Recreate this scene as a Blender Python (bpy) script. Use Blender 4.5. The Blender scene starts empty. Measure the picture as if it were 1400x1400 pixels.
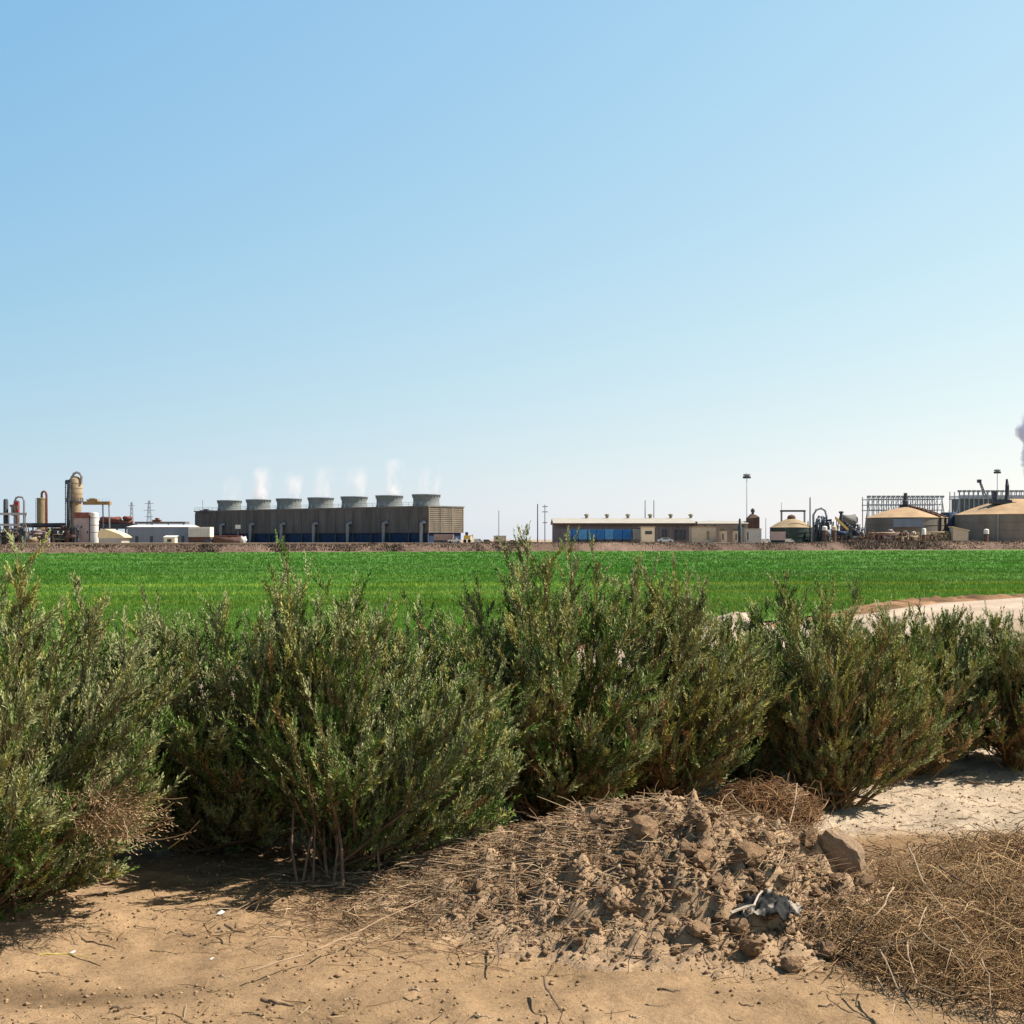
import bpy, math, random
import numpy as np
from mathutils import Vector, Matrix

random.seed(7)
RNG = np.random.default_rng(11)
scene = bpy.context.scene
COL = scene.collection
H_EYE, FOC, HOR = 1.9, 1923.0, 737.0       # eye height, focal length and horizon measured on the photograph


def WX(px, d):
    return (px - 700.0) * d / FOC


def WZ(py, d):
    return H_EYE + (HOR - py) * d / FOC


def GD(py, z=0.0):
    return (H_EYE - z) * FOC / (py - HOR)


# ------------------------------------------------------------------ materials
def nodes_of(m):
    m.use_nodes = True
    return m.node_tree.nodes, m.node_tree.links


MATS = {}


def mat(name, color, rough=0.85, var=0.18, scale=0.6, metallic=0.0, spec=0.25, bump=0.0, stretch=None, tint=None):
    if name in MATS:
        return MATS[name]
    m = bpy.data.materials.new(name)
    N, L = nodes_of(m)
    b = N['Principled BSDF']
    b.inputs['Roughness'].default_value = rough
    b.inputs['Metallic'].default_value = metallic
    b.inputs['Specular IOR Level'].default_value = spec
    tc = N.new('ShaderNodeTexCoord')
    mp = N.new('ShaderNodeMapping')
    L.new(tc.outputs['Object'], mp.inputs['Vector'])
    if stretch:
        mp.inputs['Scale'].default_value = stretch
    nz = N.new('ShaderNodeTexNoise')
    nz.inputs['Scale'].default_value = scale
    nz.inputs['Detail'].default_value = 7
    nz.inputs['Roughness'].default_value = 0.65
    L.new(mp.outputs['Vector'], nz.inputs['Vector'])
    rp = N.new('ShaderNodeValToRGB')
    t = tint or color
    lo = [max(0, c * (1 - var)) for c in color]
    hi = [min(1, c * (1 + var)) for c in t]
    rp.color_ramp.elements[0].position = 0.33
    rp.color_ramp.elements[1].position = 0.67
    rp.color_ramp.elements[0].color = (*lo, 1)
    rp.color_ramp.elements[1].color = (*hi, 1)
    L.new(nz.outputs['Fac'], rp.inputs['Fac'])
    L.new(rp.outputs['Color'], b.inputs['Base Color'])
    if bump:
        bp = N.new('ShaderNodeBump')
        bp.inputs['Strength'].default_value = bump
        bp.inputs['Distance'].default_value = 0.02
        n2 = N.new('ShaderNodeTexNoise')
        n2.inputs['Scale'].default_value = scale * 4
        n2.inputs['Detail'].default_value = 5
        L.new(mp.outputs['Vector'], n2.inputs['Vector'])
        L.new(n2.outputs['Fac'], bp.inputs['Height'])
        L.new(bp.outputs['Normal'], b.inputs['Normal'])
    MATS[name] = m
    return m


def attr_mat(name, rough=0.8, spec=0.2, transl=0.0, nscale=0.0, nvar=0.2, bumps=()):
    """Base colour from the mesh's own colour attribute, times fine noise."""
    m = bpy.data.materials.new(name)
    N, L = nodes_of(m)
    b = N['Principled BSDF']
    b.inputs['Roughness'].default_value = rough
    b.inputs['Specular IOR Level'].default_value = spec
    at = N.new('ShaderNodeAttribute')
    at.attribute_name = 'tone'
    out = at.outputs['Color']
    tc = N.new('ShaderNodeTexCoord')
    if nscale:
        for k, (s, v) in enumerate(((nscale, nvar), (nscale * 7.3, nvar * 1.1))):
            nz = N.new('ShaderNodeTexNoise')
            nz.inputs['Scale'].default_value = s
            nz.inputs['Detail'].default_value = 8
            nz.inputs['Roughness'].default_value = 0.7
            L.new(tc.outputs['Object'], nz.inputs['Vector'])
            mr = N.new('ShaderNodeMapRange')
            mr.inputs['From Min'].default_value = 0.3
            mr.inputs['From Max'].default_value = 0.7
            mr.inputs['To Min'].default_value = 1 - v
            mr.inputs['To Max'].default_value = 1 + v
            L.new(nz.outputs['Fac'], mr.inputs['Value'])
            mx = N.new('ShaderNodeVectorMath')
            mx.operation = 'SCALE'
            L.new(out, mx.inputs[0])
            L.new(mr.outputs['Result'], mx.inputs['Scale'])
            out = mx.outputs['Vector']
    L.new(out, b.inputs['Base Color'])
    prev = None
    for (s, st, dist) in bumps:
        nz = N.new('ShaderNodeTexNoise')
        nz.inputs['Scale'].default_value = s
        nz.inputs['Detail'].default_value = 8
        nz.inputs['Roughness'].default_value = 0.7
        L.new(tc.outputs['Object'], nz.inputs['Vector'])
        bp = N.new('ShaderNodeBump')
        bp.inputs['Strength'].default_value = st
        bp.inputs['Distance'].default_value = dist
        L.new(nz.outputs['Fac'], bp.inputs['Height'])
        if prev:
            L.new(prev, bp.inputs['Normal'])
        prev = bp.outputs['Normal']
    if prev:
        L.new(prev, b.inputs['Normal'])
    if transl:
        tr = N.new('ShaderNodeBsdfTranslucent')
        L.new(out, tr.inputs['Color'])
        ms = N.new('ShaderNodeMixShader')
        ms.inputs['Fac'].default_value = transl
        L.new(b.outputs['BSDF'], ms.inputs[1])
        L.new(tr.outputs['BSDF'], ms.inputs[2])
        L.new(ms.outputs['Shader'], N['Material Output'].inputs['Surface'])
    MATS[name] = m
    return m


# ------------------------------------------------------------------ object helpers
def tag(o, label=None, cat=None, group=None, kind=None):
    if label: o['label'] = label
    if cat: o['category'] = cat
    if group: o['group'] = group
    if kind: o['kind'] = kind
    return o


def thing(name, label, cat, loc, group=None):
    o = bpy.data.objects.new(name, None)
    o.empty_display_size = 0.2
    COL.objects.link(o)
    o.location = loc
    return tag(o, label, cat, group)


def link_mesh(name, me, material, parent=None, loc=(0, 0, 0)):
    o = bpy.data.objects.new(name, me)
    COL.objects.link(o)
    me.materials.append(material)
    if parent is not None:
        o.parent = parent
    else:
        o.location = loc
    return o


def np_mesh(name, verts, faces, material, parent=None, loc=(0, 0, 0), tone=None, smooth=False):
    """verts (n,3) in world metres, faces (m,k) of one size; stored relative to loc (or to the parent's place)."""
    o0 = np.array(parent.location if parent is not None else loc, dtype=np.float64)
    v = np.asarray(verts, dtype=np.float64) - o0
    f = np.asarray(faces, dtype=np.int32)
    k = f.shape[1]
    me = bpy.data.meshes.new(name)
    me.vertices.add(len(v))
    me.vertices.foreach_set('co', v.astype(np.float32).ravel())
    me.loops.add(f.size)
    me.loops.foreach_set('vertex_index', f.ravel())
    me.polygons.add(len(f))
    me.polygons.foreach_set('loop_start', np.arange(0, f.size, k, dtype=np.int32))
    if smooth:
        me.polygons.foreach_set('use_smooth', np.ones(len(f), dtype=bool))
    if tone is not None:
        a = me.attributes.new('tone', 'FLOAT_COLOR', 'POINT')
        c = np.ones((len(v), 4), dtype=np.float32)
        c[:, :3] = tone
        a.data.foreach_set('color', c.ravel())
    me.update()
    me.validate()
    return link_mesh(name, me, material, parent, loc)


class MB:
    """Collects boxes, bars, tubes and turned shapes; build() links them as ONE mesh object."""
    def __init__(self):
        self.v, self.f, self.sm = [], [], []

    def poly(self, pts, faces, smooth=False):
        n = len(self.v)
        self.v += [tuple(p) for p in pts]
        for f in faces:
            self.f.append([n + i for i in f])
            self.sm.append(smooth)
        return self

    def box(self, x0, x1, y0, y1, z0, z1, rot=0.0, at=None):
        pts = [(x, y, z) for z in (z0, z1) for (x, y) in ((x0, y0), (x1, y0), (x1, y1), (x0, y1))]
        if at is not None:
            c, s = math.cos(rot), math.sin(rot)
            pts = [(at[0] + x * c - y * s, at[1] + x * s + y * c, z) for x, y, z in pts]
        return self.poly(pts, [(0, 3, 2, 1), (4, 5, 6, 7), (0, 1, 5, 4), (1, 2, 6, 5), (2, 3, 7, 6), (3, 0, 4, 7)])

    def tube(self, pts, r, n=8, cap=True):
        pts = [Vector(p) for p in pts]
        rr = r if isinstance(r, (list, tuple)) else [r] * len(pts)
        base = len(self.v)
        ref = None
        for i, p in enumerate(pts):
            t = (pts[min(i + 1, len(pts) - 1)] - pts[max(i - 1, 0)]).normalized()
            if ref is None:
                ref = Vector((0, 0, 1)) if abs(t.z) < 0.9 else Vector((1, 0, 0))
            a = t.cross(ref)
            if a.length < 1e-4:
                a = t.cross(Vector((0.3, 0.9, 0.1)))
            a.normalize()
            b = t.cross(a).normalized()
            ref = b.cross(t) * 1.0
            ref = Vector(ref)
            for k in range(n):
                th = 2 * math.pi * k / n
                q = p + (a * math.cos(th) + b * math.sin(th)) * rr[i]
                self.v.append(tuple(q))
        for i in range(len(pts) - 1):
            for k in range(n):
                k2 = (k + 1) % n
                self.f.append([base + i * n + k, base + i * n + k2, base + (i + 1) * n + k2, base + (i + 1) * n + k])
                self.sm.append(n > 5)
        if cap:
            self.f.append([base + k for k in range(n)][::-1]); self.sm.append(False)
            e = base + (len(pts) - 1) * n
            self.f.append([e + k for k in range(n)]); self.sm.append(False)
        return self

    def lathe(self, cx, cy, prof, n=32, cap=True):
        base = len(self.v)
        for r, z in prof:
            for k in range(n):
                th = 2 * math.pi * k / n
                self.v.append((cx + r * math.cos(th), cy + r * math.sin(th), z))
        for i in range(len(prof) - 1):
            for k in range(n):
                k2 = (k + 1) % n
                self.f.append([base + i * n + k, base + i * n + k2, base + (i + 1) * n + k2, base + (i + 1) * n + k])
                self.sm.append(True)
        if cap:
            self.f.append([base + k for k in range(n)][::-1]); self.sm.append(False)
            e = base + (len(prof) - 1) * n
            self.f.append([e + k for k in range(n)]); self.sm.append(False)
        return self

    def build(self, name, material, parent=None, loc=(0, 0, 0)):
        o0 = Vector(parent.location) if parent is not None else Vector(loc)
        me = bpy.data.meshes.new(name)
        me.from_pydata([tuple(Vector(p) - o0) for p in self.v], [], self.f)
        me.polygons.foreach_set('use_smooth', self.sm)
        me.update()
        if any(self.sm):
            try:
                me.set_sharp_from_angle(angle=math.radians(40))
            except Exception:
                pass
        return link_mesh(name, me, material, parent, loc)


# ------------------------------------------------------------------ numpy noise
def _hash(ix, iy, seed):
    h = (ix.astype(np.int64) * 374761393 + iy.astype(np.int64) * 668265263 + seed * 1442695041) & 0x7fffffff
    h = ((h ^ (h >> 13)) * 1274126177) & 0x7fffffff
    return ((h ^ (h >> 16)) & 0xffff) / 65535.0


def vnoise(x, y, seed=0):
    x = np.asarray(x, float); y = np.asarray(y, float)
    ix, iy = np.floor(x), np.floor(y)
    fx, fy = x - ix, y - iy
    ux, uy = fx * fx * (3 - 2 * fx), fy * fy * (3 - 2 * fy)
    a, b = _hash(ix, iy, seed), _hash(ix + 1, iy, seed)
    c, d = _hash(ix, iy + 1, seed), _hash(ix + 1, iy + 1, seed)
    return (a * (1 - ux) + b * ux) * (1 - uy) + (c * (1 - ux) + d * ux) * uy - 0.5


def fbm(x, y, s, octaves=4, seed=0, gain=0.5):
    t, amp = 0.0, 1.0
    for o in range(octaves):
        t = t + amp * vnoise(x * s * 2 ** o, y * s * 2 ** o, seed + o * 17)
        amp *= gain
    return t


def sstep(x, a, b):
    t = np.clip((x - a) / (b - a), 0, 1)
    return t * t * (3 - 2 * t)


# ------------------------------------------------------------------ terrain shape
MOUND = (1.02, 7.75)


def mound_h(x, y):
    """Height of the heap of dug soil above the ground."""
    dx, dy = x - MOUND[0], y - MOUND[1]
    core = np.exp(-((dx / 0.80) ** 2 + (np.where(dy > 0, dy / 0.85, dy / 0.80)) ** 2)) * 0.47
    apron = np.exp(-(((dx + 0.05) / 1.0) ** 2 + ((dy + 0.75) / 0.60) ** 2)) * 0.11
    tail = np.exp(-(((dx + 1.0) / 0.75) ** 2 + ((dy - 0.15) / 0.65) ** 2)) * 0.15
    return core + apron + tail


def ground_z(x, y):
    near = 1 - sstep(np.hypot(x, y - 8), 20, 60)
    z = fbm(x, y, 0.22, 3, 3) * 0.14 + fbm(x, y, 1.1, 3, 8) * 0.06 + fbm(x, y, 4.0, 4, 21) * 0.034
    z = z + np.maximum(fbm(x, y, 9.0, 2, 33), 0.05) * 0.035
    return z * near - 0.01


def surf(x, y):
    x = np.asarray(x, float); y = np.asarray(y, float)
    return np.maximum(ground_z(x, y), ground_z(x, y) * 0.4 + mound_h(x, y) - 0.035 + fbm(x, y, 4.0, 3, 51) * 0.07)


def grid_mesh(xs, ys, zfun):
    X, Y = np.meshgrid(xs, ys)
    Z = zfun(X, Y)
    v = np.stack([X, Y, Z], -1).reshape(-1, 3)
    nx, ny = len(xs), len(ys)
    i = (np.arange(ny - 1)[:, None] * nx + np.arange(nx - 1)[None, :]).ravel()
    f = np.stack([i, i + 1, i + nx + 1, i + nx], -1)
    return v, f


def spread(a, b, step, far, ratio=1.25, far_lo=None):
    core = np.arange(a, b + step, step)
    up, p, s = [], core[-1], step
    while p < far:
        s *= ratio; p += s; up.append(p)
    lo, p, s = [], core[0], step
    flo = -far if far_lo is None else far_lo
    while p > flo:
        s *= ratio; p -= s; lo.append(p)
    return np.array(lo[::-1] + list(core) + up)


def ground_tone(x, y):
    tan = np.array([0.345, 0.222, 0.122])
    pale = np.array([0.45, 0.345, 0.24])
    straw = np.array([0.27, 0.165, 0.085])
    road = np.array([0.50, 0.40, 0.285])
    n1 = fbm(x, y, 0.8, 4, 71); n2 = fbm(x, y, 2.6, 3, 91)
    c = np.broadcast_to(tan, x.shape + (3,)) * (1 + 0.30 * n1 + 0.22 * n2)[..., None]
    c = c * (1 + 0.18 * n1[..., None] * np.array([-0.1, 0.0, 0.35]))
    w = sstep(x + 0.9 * n1, 1.5, 2.3) * sstep(y + 0.5 * n2, 9.15, 9.6)
    c = c * (1 - w[..., None]) + (pale * (1 + 0.2 * n2)[..., None]) * w[..., None]
    w = sstep(x + 0.6 * n1, 1.0, 1.7) * (1 - sstep(y + 0.5 * n2, 9.1, 9.5)) * sstep(y + 0.5 * n1, 5.6, 6.5)
    c = c * (1 - 0.85 * w[..., None]) + straw * 0.85 * w[..., None]
    w = np.exp(-(((x + 0.35) / 1.0) ** 2 + ((y - 7.9) / 0.75) ** 2)) * 0.8
    c = c * (1 - w[..., None]) + straw * w[..., None]
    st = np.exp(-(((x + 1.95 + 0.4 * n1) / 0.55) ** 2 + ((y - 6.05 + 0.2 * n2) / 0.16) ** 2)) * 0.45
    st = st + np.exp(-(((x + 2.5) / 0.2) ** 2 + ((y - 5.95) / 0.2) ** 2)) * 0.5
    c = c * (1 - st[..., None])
    far = sstep(y, 14, 24)
    c = c * (1 - far[..., None]) + (np.array([0.33, 0.24, 0.165]) * (1 + 0.2 * n1)[..., None]) * far[..., None]
    return c


M_GROUND = attr_mat('sandy_soil', rough=0.95, spec=0.08, nscale=6.0, nvar=0.20, bumps=((28.0, 0.8, 0.025), (110.0, 0.7, 0.008)))
xs = spread(-4.3, 5.2, 0.032, 3500, 1.22)
ys = spread(5.0, 13.2, 0.032, 4200, 1.22, far_lo=-60)
v, f = grid_mesh(xs, ys, ground_z)
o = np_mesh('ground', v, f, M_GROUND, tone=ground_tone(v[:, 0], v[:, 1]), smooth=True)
tag(o, 'dry tan sandy ground with pale patches', 'ground', kind='structure')

# heap of soil, its own mesh sunk into the ground
xm = np.arange(-1.6, 3.3, 0.022); ym = np.arange(5.4, 9.9, 0.022)


def heap_z(x, y):
    z = ground_z(x, y) + mound_h(x, y) - 0.045 + fbm(x, y, 4.0, 3, 51) * 0.07 * np.clip(mound_h(x, y) * 8, 0, 1)
    m = np.clip(mound_h(x, y) * 6, 0, 1)
    top = 1 - sstep(np.hypot((x - 1.15) / 0.45, (y - 8.2) / 0.45), 0.6, 1.2)
    rough = np.abs(fbm(x, y, 6.0, 3, 61)) * 0.20 + np.abs(fbm(x, y, 14.0, 3, 66)) * 0.13 - 0.05
    return z + rough * m * (1 - 0.75 * top)


v, f = grid_mesh(xm, ym, heap_z)
n1 = fbm(v[:, 0], v[:, 1], 1.3, 4, 5)
heap_tone = np.array([0.335, 0.222, 0.132]) * (1 + 0.45 * n1)[:, None]
keep = (mound_h(v[:, 0], v[:, 1]) > 0.03)
f = f[keep[f].any(1)]
M_CLOD = attr_mat('crumbly_soil', rough=0.95, spec=0.06, nscale=9.0, nvar=0.2, bumps=((40.0, 0.7, 0.02), (150.0, 0.5, 0.005)))
o = np_mesh('soil_heap', v, f, M_CLOD, loc=(MOUND[0], MOUND[1], 0), tone=heap_tone, smooth=True)
tag(o, 'low heap of dug brown soil covered in broken clods in front of the tallest shrubs', 'soil heap')


def top_z(x, y):
    return float(max(ground_z(np.float64(x), np.float64(y)), heap_z(np.float64(x), np.float64(y)) if mound_h(x, y) > 0.03 else -9))


# ------------------------------------------------------------------ vectorised twigs and leaves
def unit(a):
    return a / np.maximum(np.linalg.norm(a, axis=-1, keepdims=True), 1e-9)


def tubes(paths, radii, sides=3):
    """paths (n,k,3), radii (n,k): n tubes of k rings."""
    n, k, _ = paths.shape
    t = np.empty_like(paths)
    t[:, 1:-1] = paths[:, 2:] - paths[:, :-2]
    t[:, 0] = paths[:, 1] - paths[:, 0]
    t[:, -1] = paths[:, -1] - paths[:, -2]
    t = unit(t)
    ref = np.array([0.31, 0.52, -0.795])
    a = unit(np.cross(t, ref)); b = np.cross(t, a)
    th = np.arange(sides) * 2 * np.pi / sides
    ring = a[:, :, None, :] * np.cos(th)[None, None, :, None] + b[:, :, None, :] * np.sin(th)[None, None, :, None]
    v = paths[:, :, None, :] + ring * radii[:, :, None, None]
    idx = np.arange(n * k * sides).reshape(n, k, sides)
    nx = np.roll(idx, -1, axis=2)
    f = np.stack([idx[:, :-1], nx[:, :-1], nx[:, 1:], idx[:, 1:]], -1).reshape(-1, 4)
    return v.reshape(-1, 3), f


def leaves(P, D, Ls, tone, rng, n=16, ll=0.03, wr=0.3, spread_a=0.75):
    """n rhombic leaves along each shoot (P base, D direction, Ls length)."""
    S = len(P)
    t = (np.arange(n)[None, :] + rng.random((S, n))) / n
    t = 0.05 + 0.98 * t
    ref = unit(rng.normal(size=(S, 3)))
    e1 = unit(np.cross(D, ref)); e2 = np.cross(D, e1)
    az = np.arange(n)[None, :] * 2.39996 + rng.random((S, n)) * 1.2
    rad = e1[:, None, :] * np.cos(az)[..., None] + e2[:, None, :] * np.sin(az)[..., None]
    ang = spread_a * (1.05 - 0.55 * t) * (0.7 + 0.6 * rng.random((S, n)))
    ld = D[:, None, :] * np.cos(ang)[..., None] + rad * np.sin(ang)[..., None]
    side = np.cross(np.broadcast_to(D[:, None, :], rad.shape), rad)
    tw = rng.normal(0, 0.5, (S, n))
    nrm = np.cross(ld, side)
    side = side * np.cos(tw)[..., None] + nrm * np.sin(tw)[..., None]
    flat = np.cross(ld, np.array([0.25, -0.1, 1.0]))          # most blades turn their face to the light
    flat = unit(flat)
    flat = np.where((flat * side).sum(-1, keepdims=True) < 0, -flat, flat)
    side = unit(side * 0.45 + flat * rng.random((S, n, 1)) * 1.4)
    base = P[:, None, :] + D[:, None, :] * (t * Ls[:, None])[..., None]
    l = ll * (1.1 - 0.45 * t) * (0.7 + 0.6 * rng.random((S, n)))
    w = l * wr
    mid = base + ld * (l * 0.55)[..., None]
    tip = base + ld * l[..., None]
    v = np.stack([base, mid + side * w[..., None] * 0.5, tip, mid - side * w[..., None] * 0.5], 2).reshape(-1, 3)
    f = np.arange(len(v)).reshape(-1, 4)
    c = tone[:, None, :] * (0.8 + 0.4 * rng.random((S, n)))[..., None]
    c = np.repeat(c.reshape(-1, 3), 4, axis=0)
    return v, f, c


M_LEAF = attr_mat('shrub_leaf', rough=0.7, spec=0.12, transl=0.05)
M_WOOD = attr_mat('shrub_wood', rough=0.85, spec=0.15)
M_DRY = attr_mat('dry_stalk', rough=0.85, spec=0.15, transl=0.0)

GREYGREEN = np.array([0.285, 0.292, 0.130])
GREEN = np.array([0.112, 0.168, 0.036])
DEEP = np.array([0.042, 0.072, 0.022])
OLIVE = np.array([0.285, 0.262, 0.072])
BROWN = np.array([0.230, 0.140, 0.058])
TAN = np.array([0.320, 0.220, 0.105])


def shrub(label, x, y, R, H, seed, n_stems=24, spikes=(), mix=(0.35, 0.4, 0.15, 0.1), brown=0.2, brown_top=0.4,
          Ry=None, low=0.5, low_x=None, hollow=0.0, ll=0.030, dens=1.0, vase=0.0, shoulder=0.42, lift=0.10, wood=(0.16, 0.10, 0.055), leanx=0.0, z0=None):
    rng = np.random.default_rng(seed)
    Ry = Ry or R
    n_stems = int(n_stems * 0.74)
    bz = top_z(x, y) - 0.02 if z0 is None else z0
    B = np.array([x, y, bz])
    root = thing('shrub', label, 'shrub', B)
    K = 12
    ends, bases, ctrl = [], [], []
    for i in range(n_stems):
        az = rng.random() * 2 * np.pi
        u = rng.random() ** 0.6
        r = u * (1 - hollow * max(0.0, -np.cos(az)))
        ez = H * (1 - shoulder * u ** 2.2) * rng.uniform(0.84, 1.0)
        e = np.array([np.cos(az) * R * r + leanx * ez, np.sin(az) * Ry * r, ez])
        ends.append(e); bases.append(rng.normal(0, 1, 3) * np.array([0.07 * R, 0.07 * Ry, 0]))
        ctrl.append((0.35 + 0.25 * vase, 0.5))
    for i in range(int(n_stems * low)):
        az = rng.random() * 2 * np.pi
        if low_x is not None and np.cos(az) < low_x:
            continue
        u = rng.uniform(0.75, 1.05)
        ez = H * rng.uniform(lift + 0.06, 0.6)
        u *= (0.62 + 0.38 * min(1, ez / (H * 0.45))) if vase < 0.5 else (0.35 + 0.65 * min(1, ez / (H * 0.6)))
        e = np.array([np.cos(az) * R * u, np.sin(az) * Ry * u, ez])
        ends.append(e); bases.append(rng.normal(0, 1, 3) * np.array([0.12 * R, 0.12 * Ry, 0]))
        ctrl.append((0.6, 0.55))
    for (sx, sy, sz) in spikes:
        ends.append(np.array([sx, sy, sz])); bases.append(np.array([sx * 0.25, sy * 0.25, 0]))
        ctrl.append((0.75, 0.45))
    ends = np.array(ends); bases = np.array(bases)
    n = len(ends)
    c = np.stack([bases[:, 0] + (ends - bases)[:, 0] * np.array([q[0] for q in ctrl]),
                  bases[:, 1] + (ends - bases)[:, 1] * np.array([q[0] for q in ctrl]),
                  ends[:, 2] * np.array([q[1] for q in ctrl])], -1)
    s = np.linspace(0, 1, K)[None, :, None]
    path = (1 - s) ** 2 * bases[:, None] + 2 * s * (1 - s) * c[:, None] + s * s * ends[:, None]
    path = path + rng.normal(0, 0.012, path.shape) * np.array([1, 1, 0.3]) * s
    L = np.linalg.norm(np.diff(path, axis=1), axis=2).sum(1)
    stem_r = np.linspace(0.011, 0.0025, K)[None, :] * (0.7 + 0.6 * rng.random((n, 1)))
    nb = np.maximum(6, (L / 0.050 * dens).astype(int))
    si = np.repeat(np.arange(n), nb)
    t = rng.random(len(si)) ** 0.8
    t = lift + (1 - lift) * t
    pos_f = t * (K - 1)
    i0 = np.minimum(pos_f.astype(int), K - 2); fr = (pos_f - i0)[:, None]
    bp = path[si, i0] * (1 - fr) + path[si, i0 + 1] * fr
    tan_ = unit(path[si, i0 + 1] - path[si, i0])
    outw = np.stack([bp[:, 0] / R, bp[:, 1] / Ry, 0 * bp[:, 0]], -1)
    up = np.array([0, 0, 1.0])
    bd = unit(tan_ * 0.75 + unit(rng.normal(size=bp.shape)) * 0.75 + up * 0.35 + outw * 0.30)
    bl = rng.uniform(0.10, 0.32, len(si)) * (1.15 - 0.6 * t) * (0.7 + 0.3 * H / 1.6) * (0.75 + 0.6 * rng.random(n))[si]
    q = np.linspace(0, 1, 4)[None, :, None]
    bpath = bp[:, None] + bd[:, None] * q * bl[:, None, None] + up * (q ** 2) * (0.22 * bl)[:, None, None]
    keep = bpath[:, -1, 2] > 0.03
    bpath, bl, bd, si, t = bpath[keep], bl[keep], bd[keep], si[keep], t[keep]
    ns = np.maximum(3, (bl / 0.030 * dens).astype(int))
    bi = np.repeat(np.arange(len(bl)), ns)
    u = 0.12 + 0.9 * rng.random(len(bi)) ** 0.8
    u = np.minimum(u, 1.0)
    uu = u[:, None]
    p0, p3 = bpath[bi, 0], bpath[bi, 3]
    SP = p0 + bd[bi] * (u * bl[bi])[:, None] + up * (u ** 2 * 0.22 * bl[bi])[:, None]
    bdir = unit(p3 - p0)
    SD = unit(bdir * 1.0 + unit(rng.normal(size=SP.shape)) * 0.34 + up * 0.2)
    SL = rng.uniform(0.05, 0.14, len(SP))
    # leaders: packed short shoots on the last stretch of every stem
    nl = 14
    li = np.repeat(np.arange(n), nl)
    tl = 0.72 + 0.29 * rng.random(len(li)); tl = np.minimum(tl, 1.0)
    pf = tl * (K - 1); j0 = np.minimum(pf.astype(int), K - 2); fr = (pf - j0)[:, None]
    LP = path[li, j0] * (1 - fr) + path[li, j0 + 1] * fr
    LD = unit(unit(path[li, -1] - path[li, -3]) * 1.0 + unit(rng.normal(size=LP.shape)) * 0.55 + up * 0.3)
    LL = rng.uniform(0.04, 0.10, len(LP))
    # colour: one leaning per branch, a little per shoot
    pal = np.stack([GREYGREEN, GREEN, OLIVE, DEEP])
    bc = pal[rng.choice(4, len(bl), p=np.array(mix) / sum(mix))]
    stc = pal[rng.choice(4, n, p=np.array(mix) / sum(mix))] * (0.8 + 0.4 * rng.random((n, 1)))
    bc = np.where(rng.random((len(bl), 1)) < 0.55, stc[si], bc)
    zrel = bpath[:, 2, 2] / H
    pb = np.clip(brown * (1.25 - zrel / max(brown_top, 0.01)), 0, 0.95) + 0.008
    isb = rng.random(len(bl)) < pb
    bc = np.where(isb[:, None], (BROWN if rng.random() < 0.8 else TAN) * (0.7 + 0.6 * rng.random((len(bl), 1))), bc)
    sc = bc[bi] * (0.75 + 0.5 * rng.random((len(bi), 1)))
    mixin = pal[rng.choice(4, len(bi), p=np.array(mix) / sum(mix))]
    sw = rng.random((len(bi), 1)) < 0.3
    sc = np.where(sw & ~isb[bi][:, None], mixin, sc)
    lc = np.where(rng.random((len(li), 1)) < 0.6, GREYGREEN, OLIVE) * (0.75 + 0.5 * rng.random((len(li), 1)))
    P = np.concatenate([SP, LP]) + B; D = np.concatenate([SD, LD]); LS = np.concatenate([SL, LL]); C = np.concatenate([sc, lc])
    v, f, cc = leaves(P, D, LS, C, rng, n=17, ll=ll * 1.0, wr=0.32, spread_a=0.66)
    ok = v.reshape(-1, 4, 3)[:, :, 2].min(1) > bz + 0.0
    v = v.reshape(-1, 4, 3)[ok].reshape(-1, 3); cc = cc.reshape(-1, 4, 3)[ok].reshape(-1, 3)
    np_mesh('foliage', v, np.arange(len(v)).reshape(-1, 4), M_LEAF, parent=root, tone=cc)
    v1, f1 = tubes(path + B, stem_r, 5)
    v2, f2 = tubes(bpath + B, np.linspace(0.0032, 0.0014, 4)[None, :] * np.ones((len(bl), 1)), 3)
    vv = np.concatenate([v1, v2]); ff = np.concatenate([f1, f2 + len(v1)])
    tone = np.array(wood) * (0.7 + 0.6 * rng.random((len(vv), 1)))
    np_mesh('branches', vv, ff, M_WOOD, parent=root, tone=tone)
    return root


# ------------------------------------------------------------------ the shrubs
s1 = shrub('grey-green shrub cut by the left photo edge, brown dead twigs on its right side',
           -2.76, 7.22, 1.02, 1.64, 101, n_stems=56, spikes=[(0.24, 0.0, 1.86), (0.05, 0.1, 1.68), (0.55, 0.2, 1.55)],
           mix=(0.50, 0.30, 0.17, 0.03), brown=0.06, low=2.0, shoulder=0.36, lift=0.02, dens=1.0)
# dead brown twigs sticking out of its right side
rng = np.random.default_rng(5)
nd = 260
bp = np.array([-2.02, 6.98, 0.52]) + rng.normal(0, 1, (nd, 3)) * np.array([0.10, 0.10, 0.08])
dd = unit(np.array([0.8, -0.25, 0.1]) + rng.normal(0, 0.45, (nd, 3)))
q = np.linspace(0, 1, 4)[None, :, None]
pp = bp[:, None] + dd[:, None] * q * rng.uniform(0.08, 0.22, (nd, 1, 1)) + np.array([0, 0, 1.0]) * q ** 2 * 0.04
v, f = tubes(pp, np.full((nd, 4), 0.0022), 3)
lv, lf, lc = leaves(pp[:, 1], dd, np.full(nd, 0.12), np.tile(np.array([0.30, 0.20, 0.105]), (nd, 1)), rng, n=8, ll=0.022, wr=0.3)
vv = np.concatenate([v, lv]); ff = np.concatenate([f, lf + len(v)])
tone = np.concatenate([np.array([0.30, 0.20, 0.11]) * (0.7 + 0.6 * rng.random((len(v), 1))), lc])
o = np_mesh('dead_twigs', vv, ff, M_WOOD, parent=s1, tone=tone)
o['label'] = 'clump of dead brown twigs'

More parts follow.
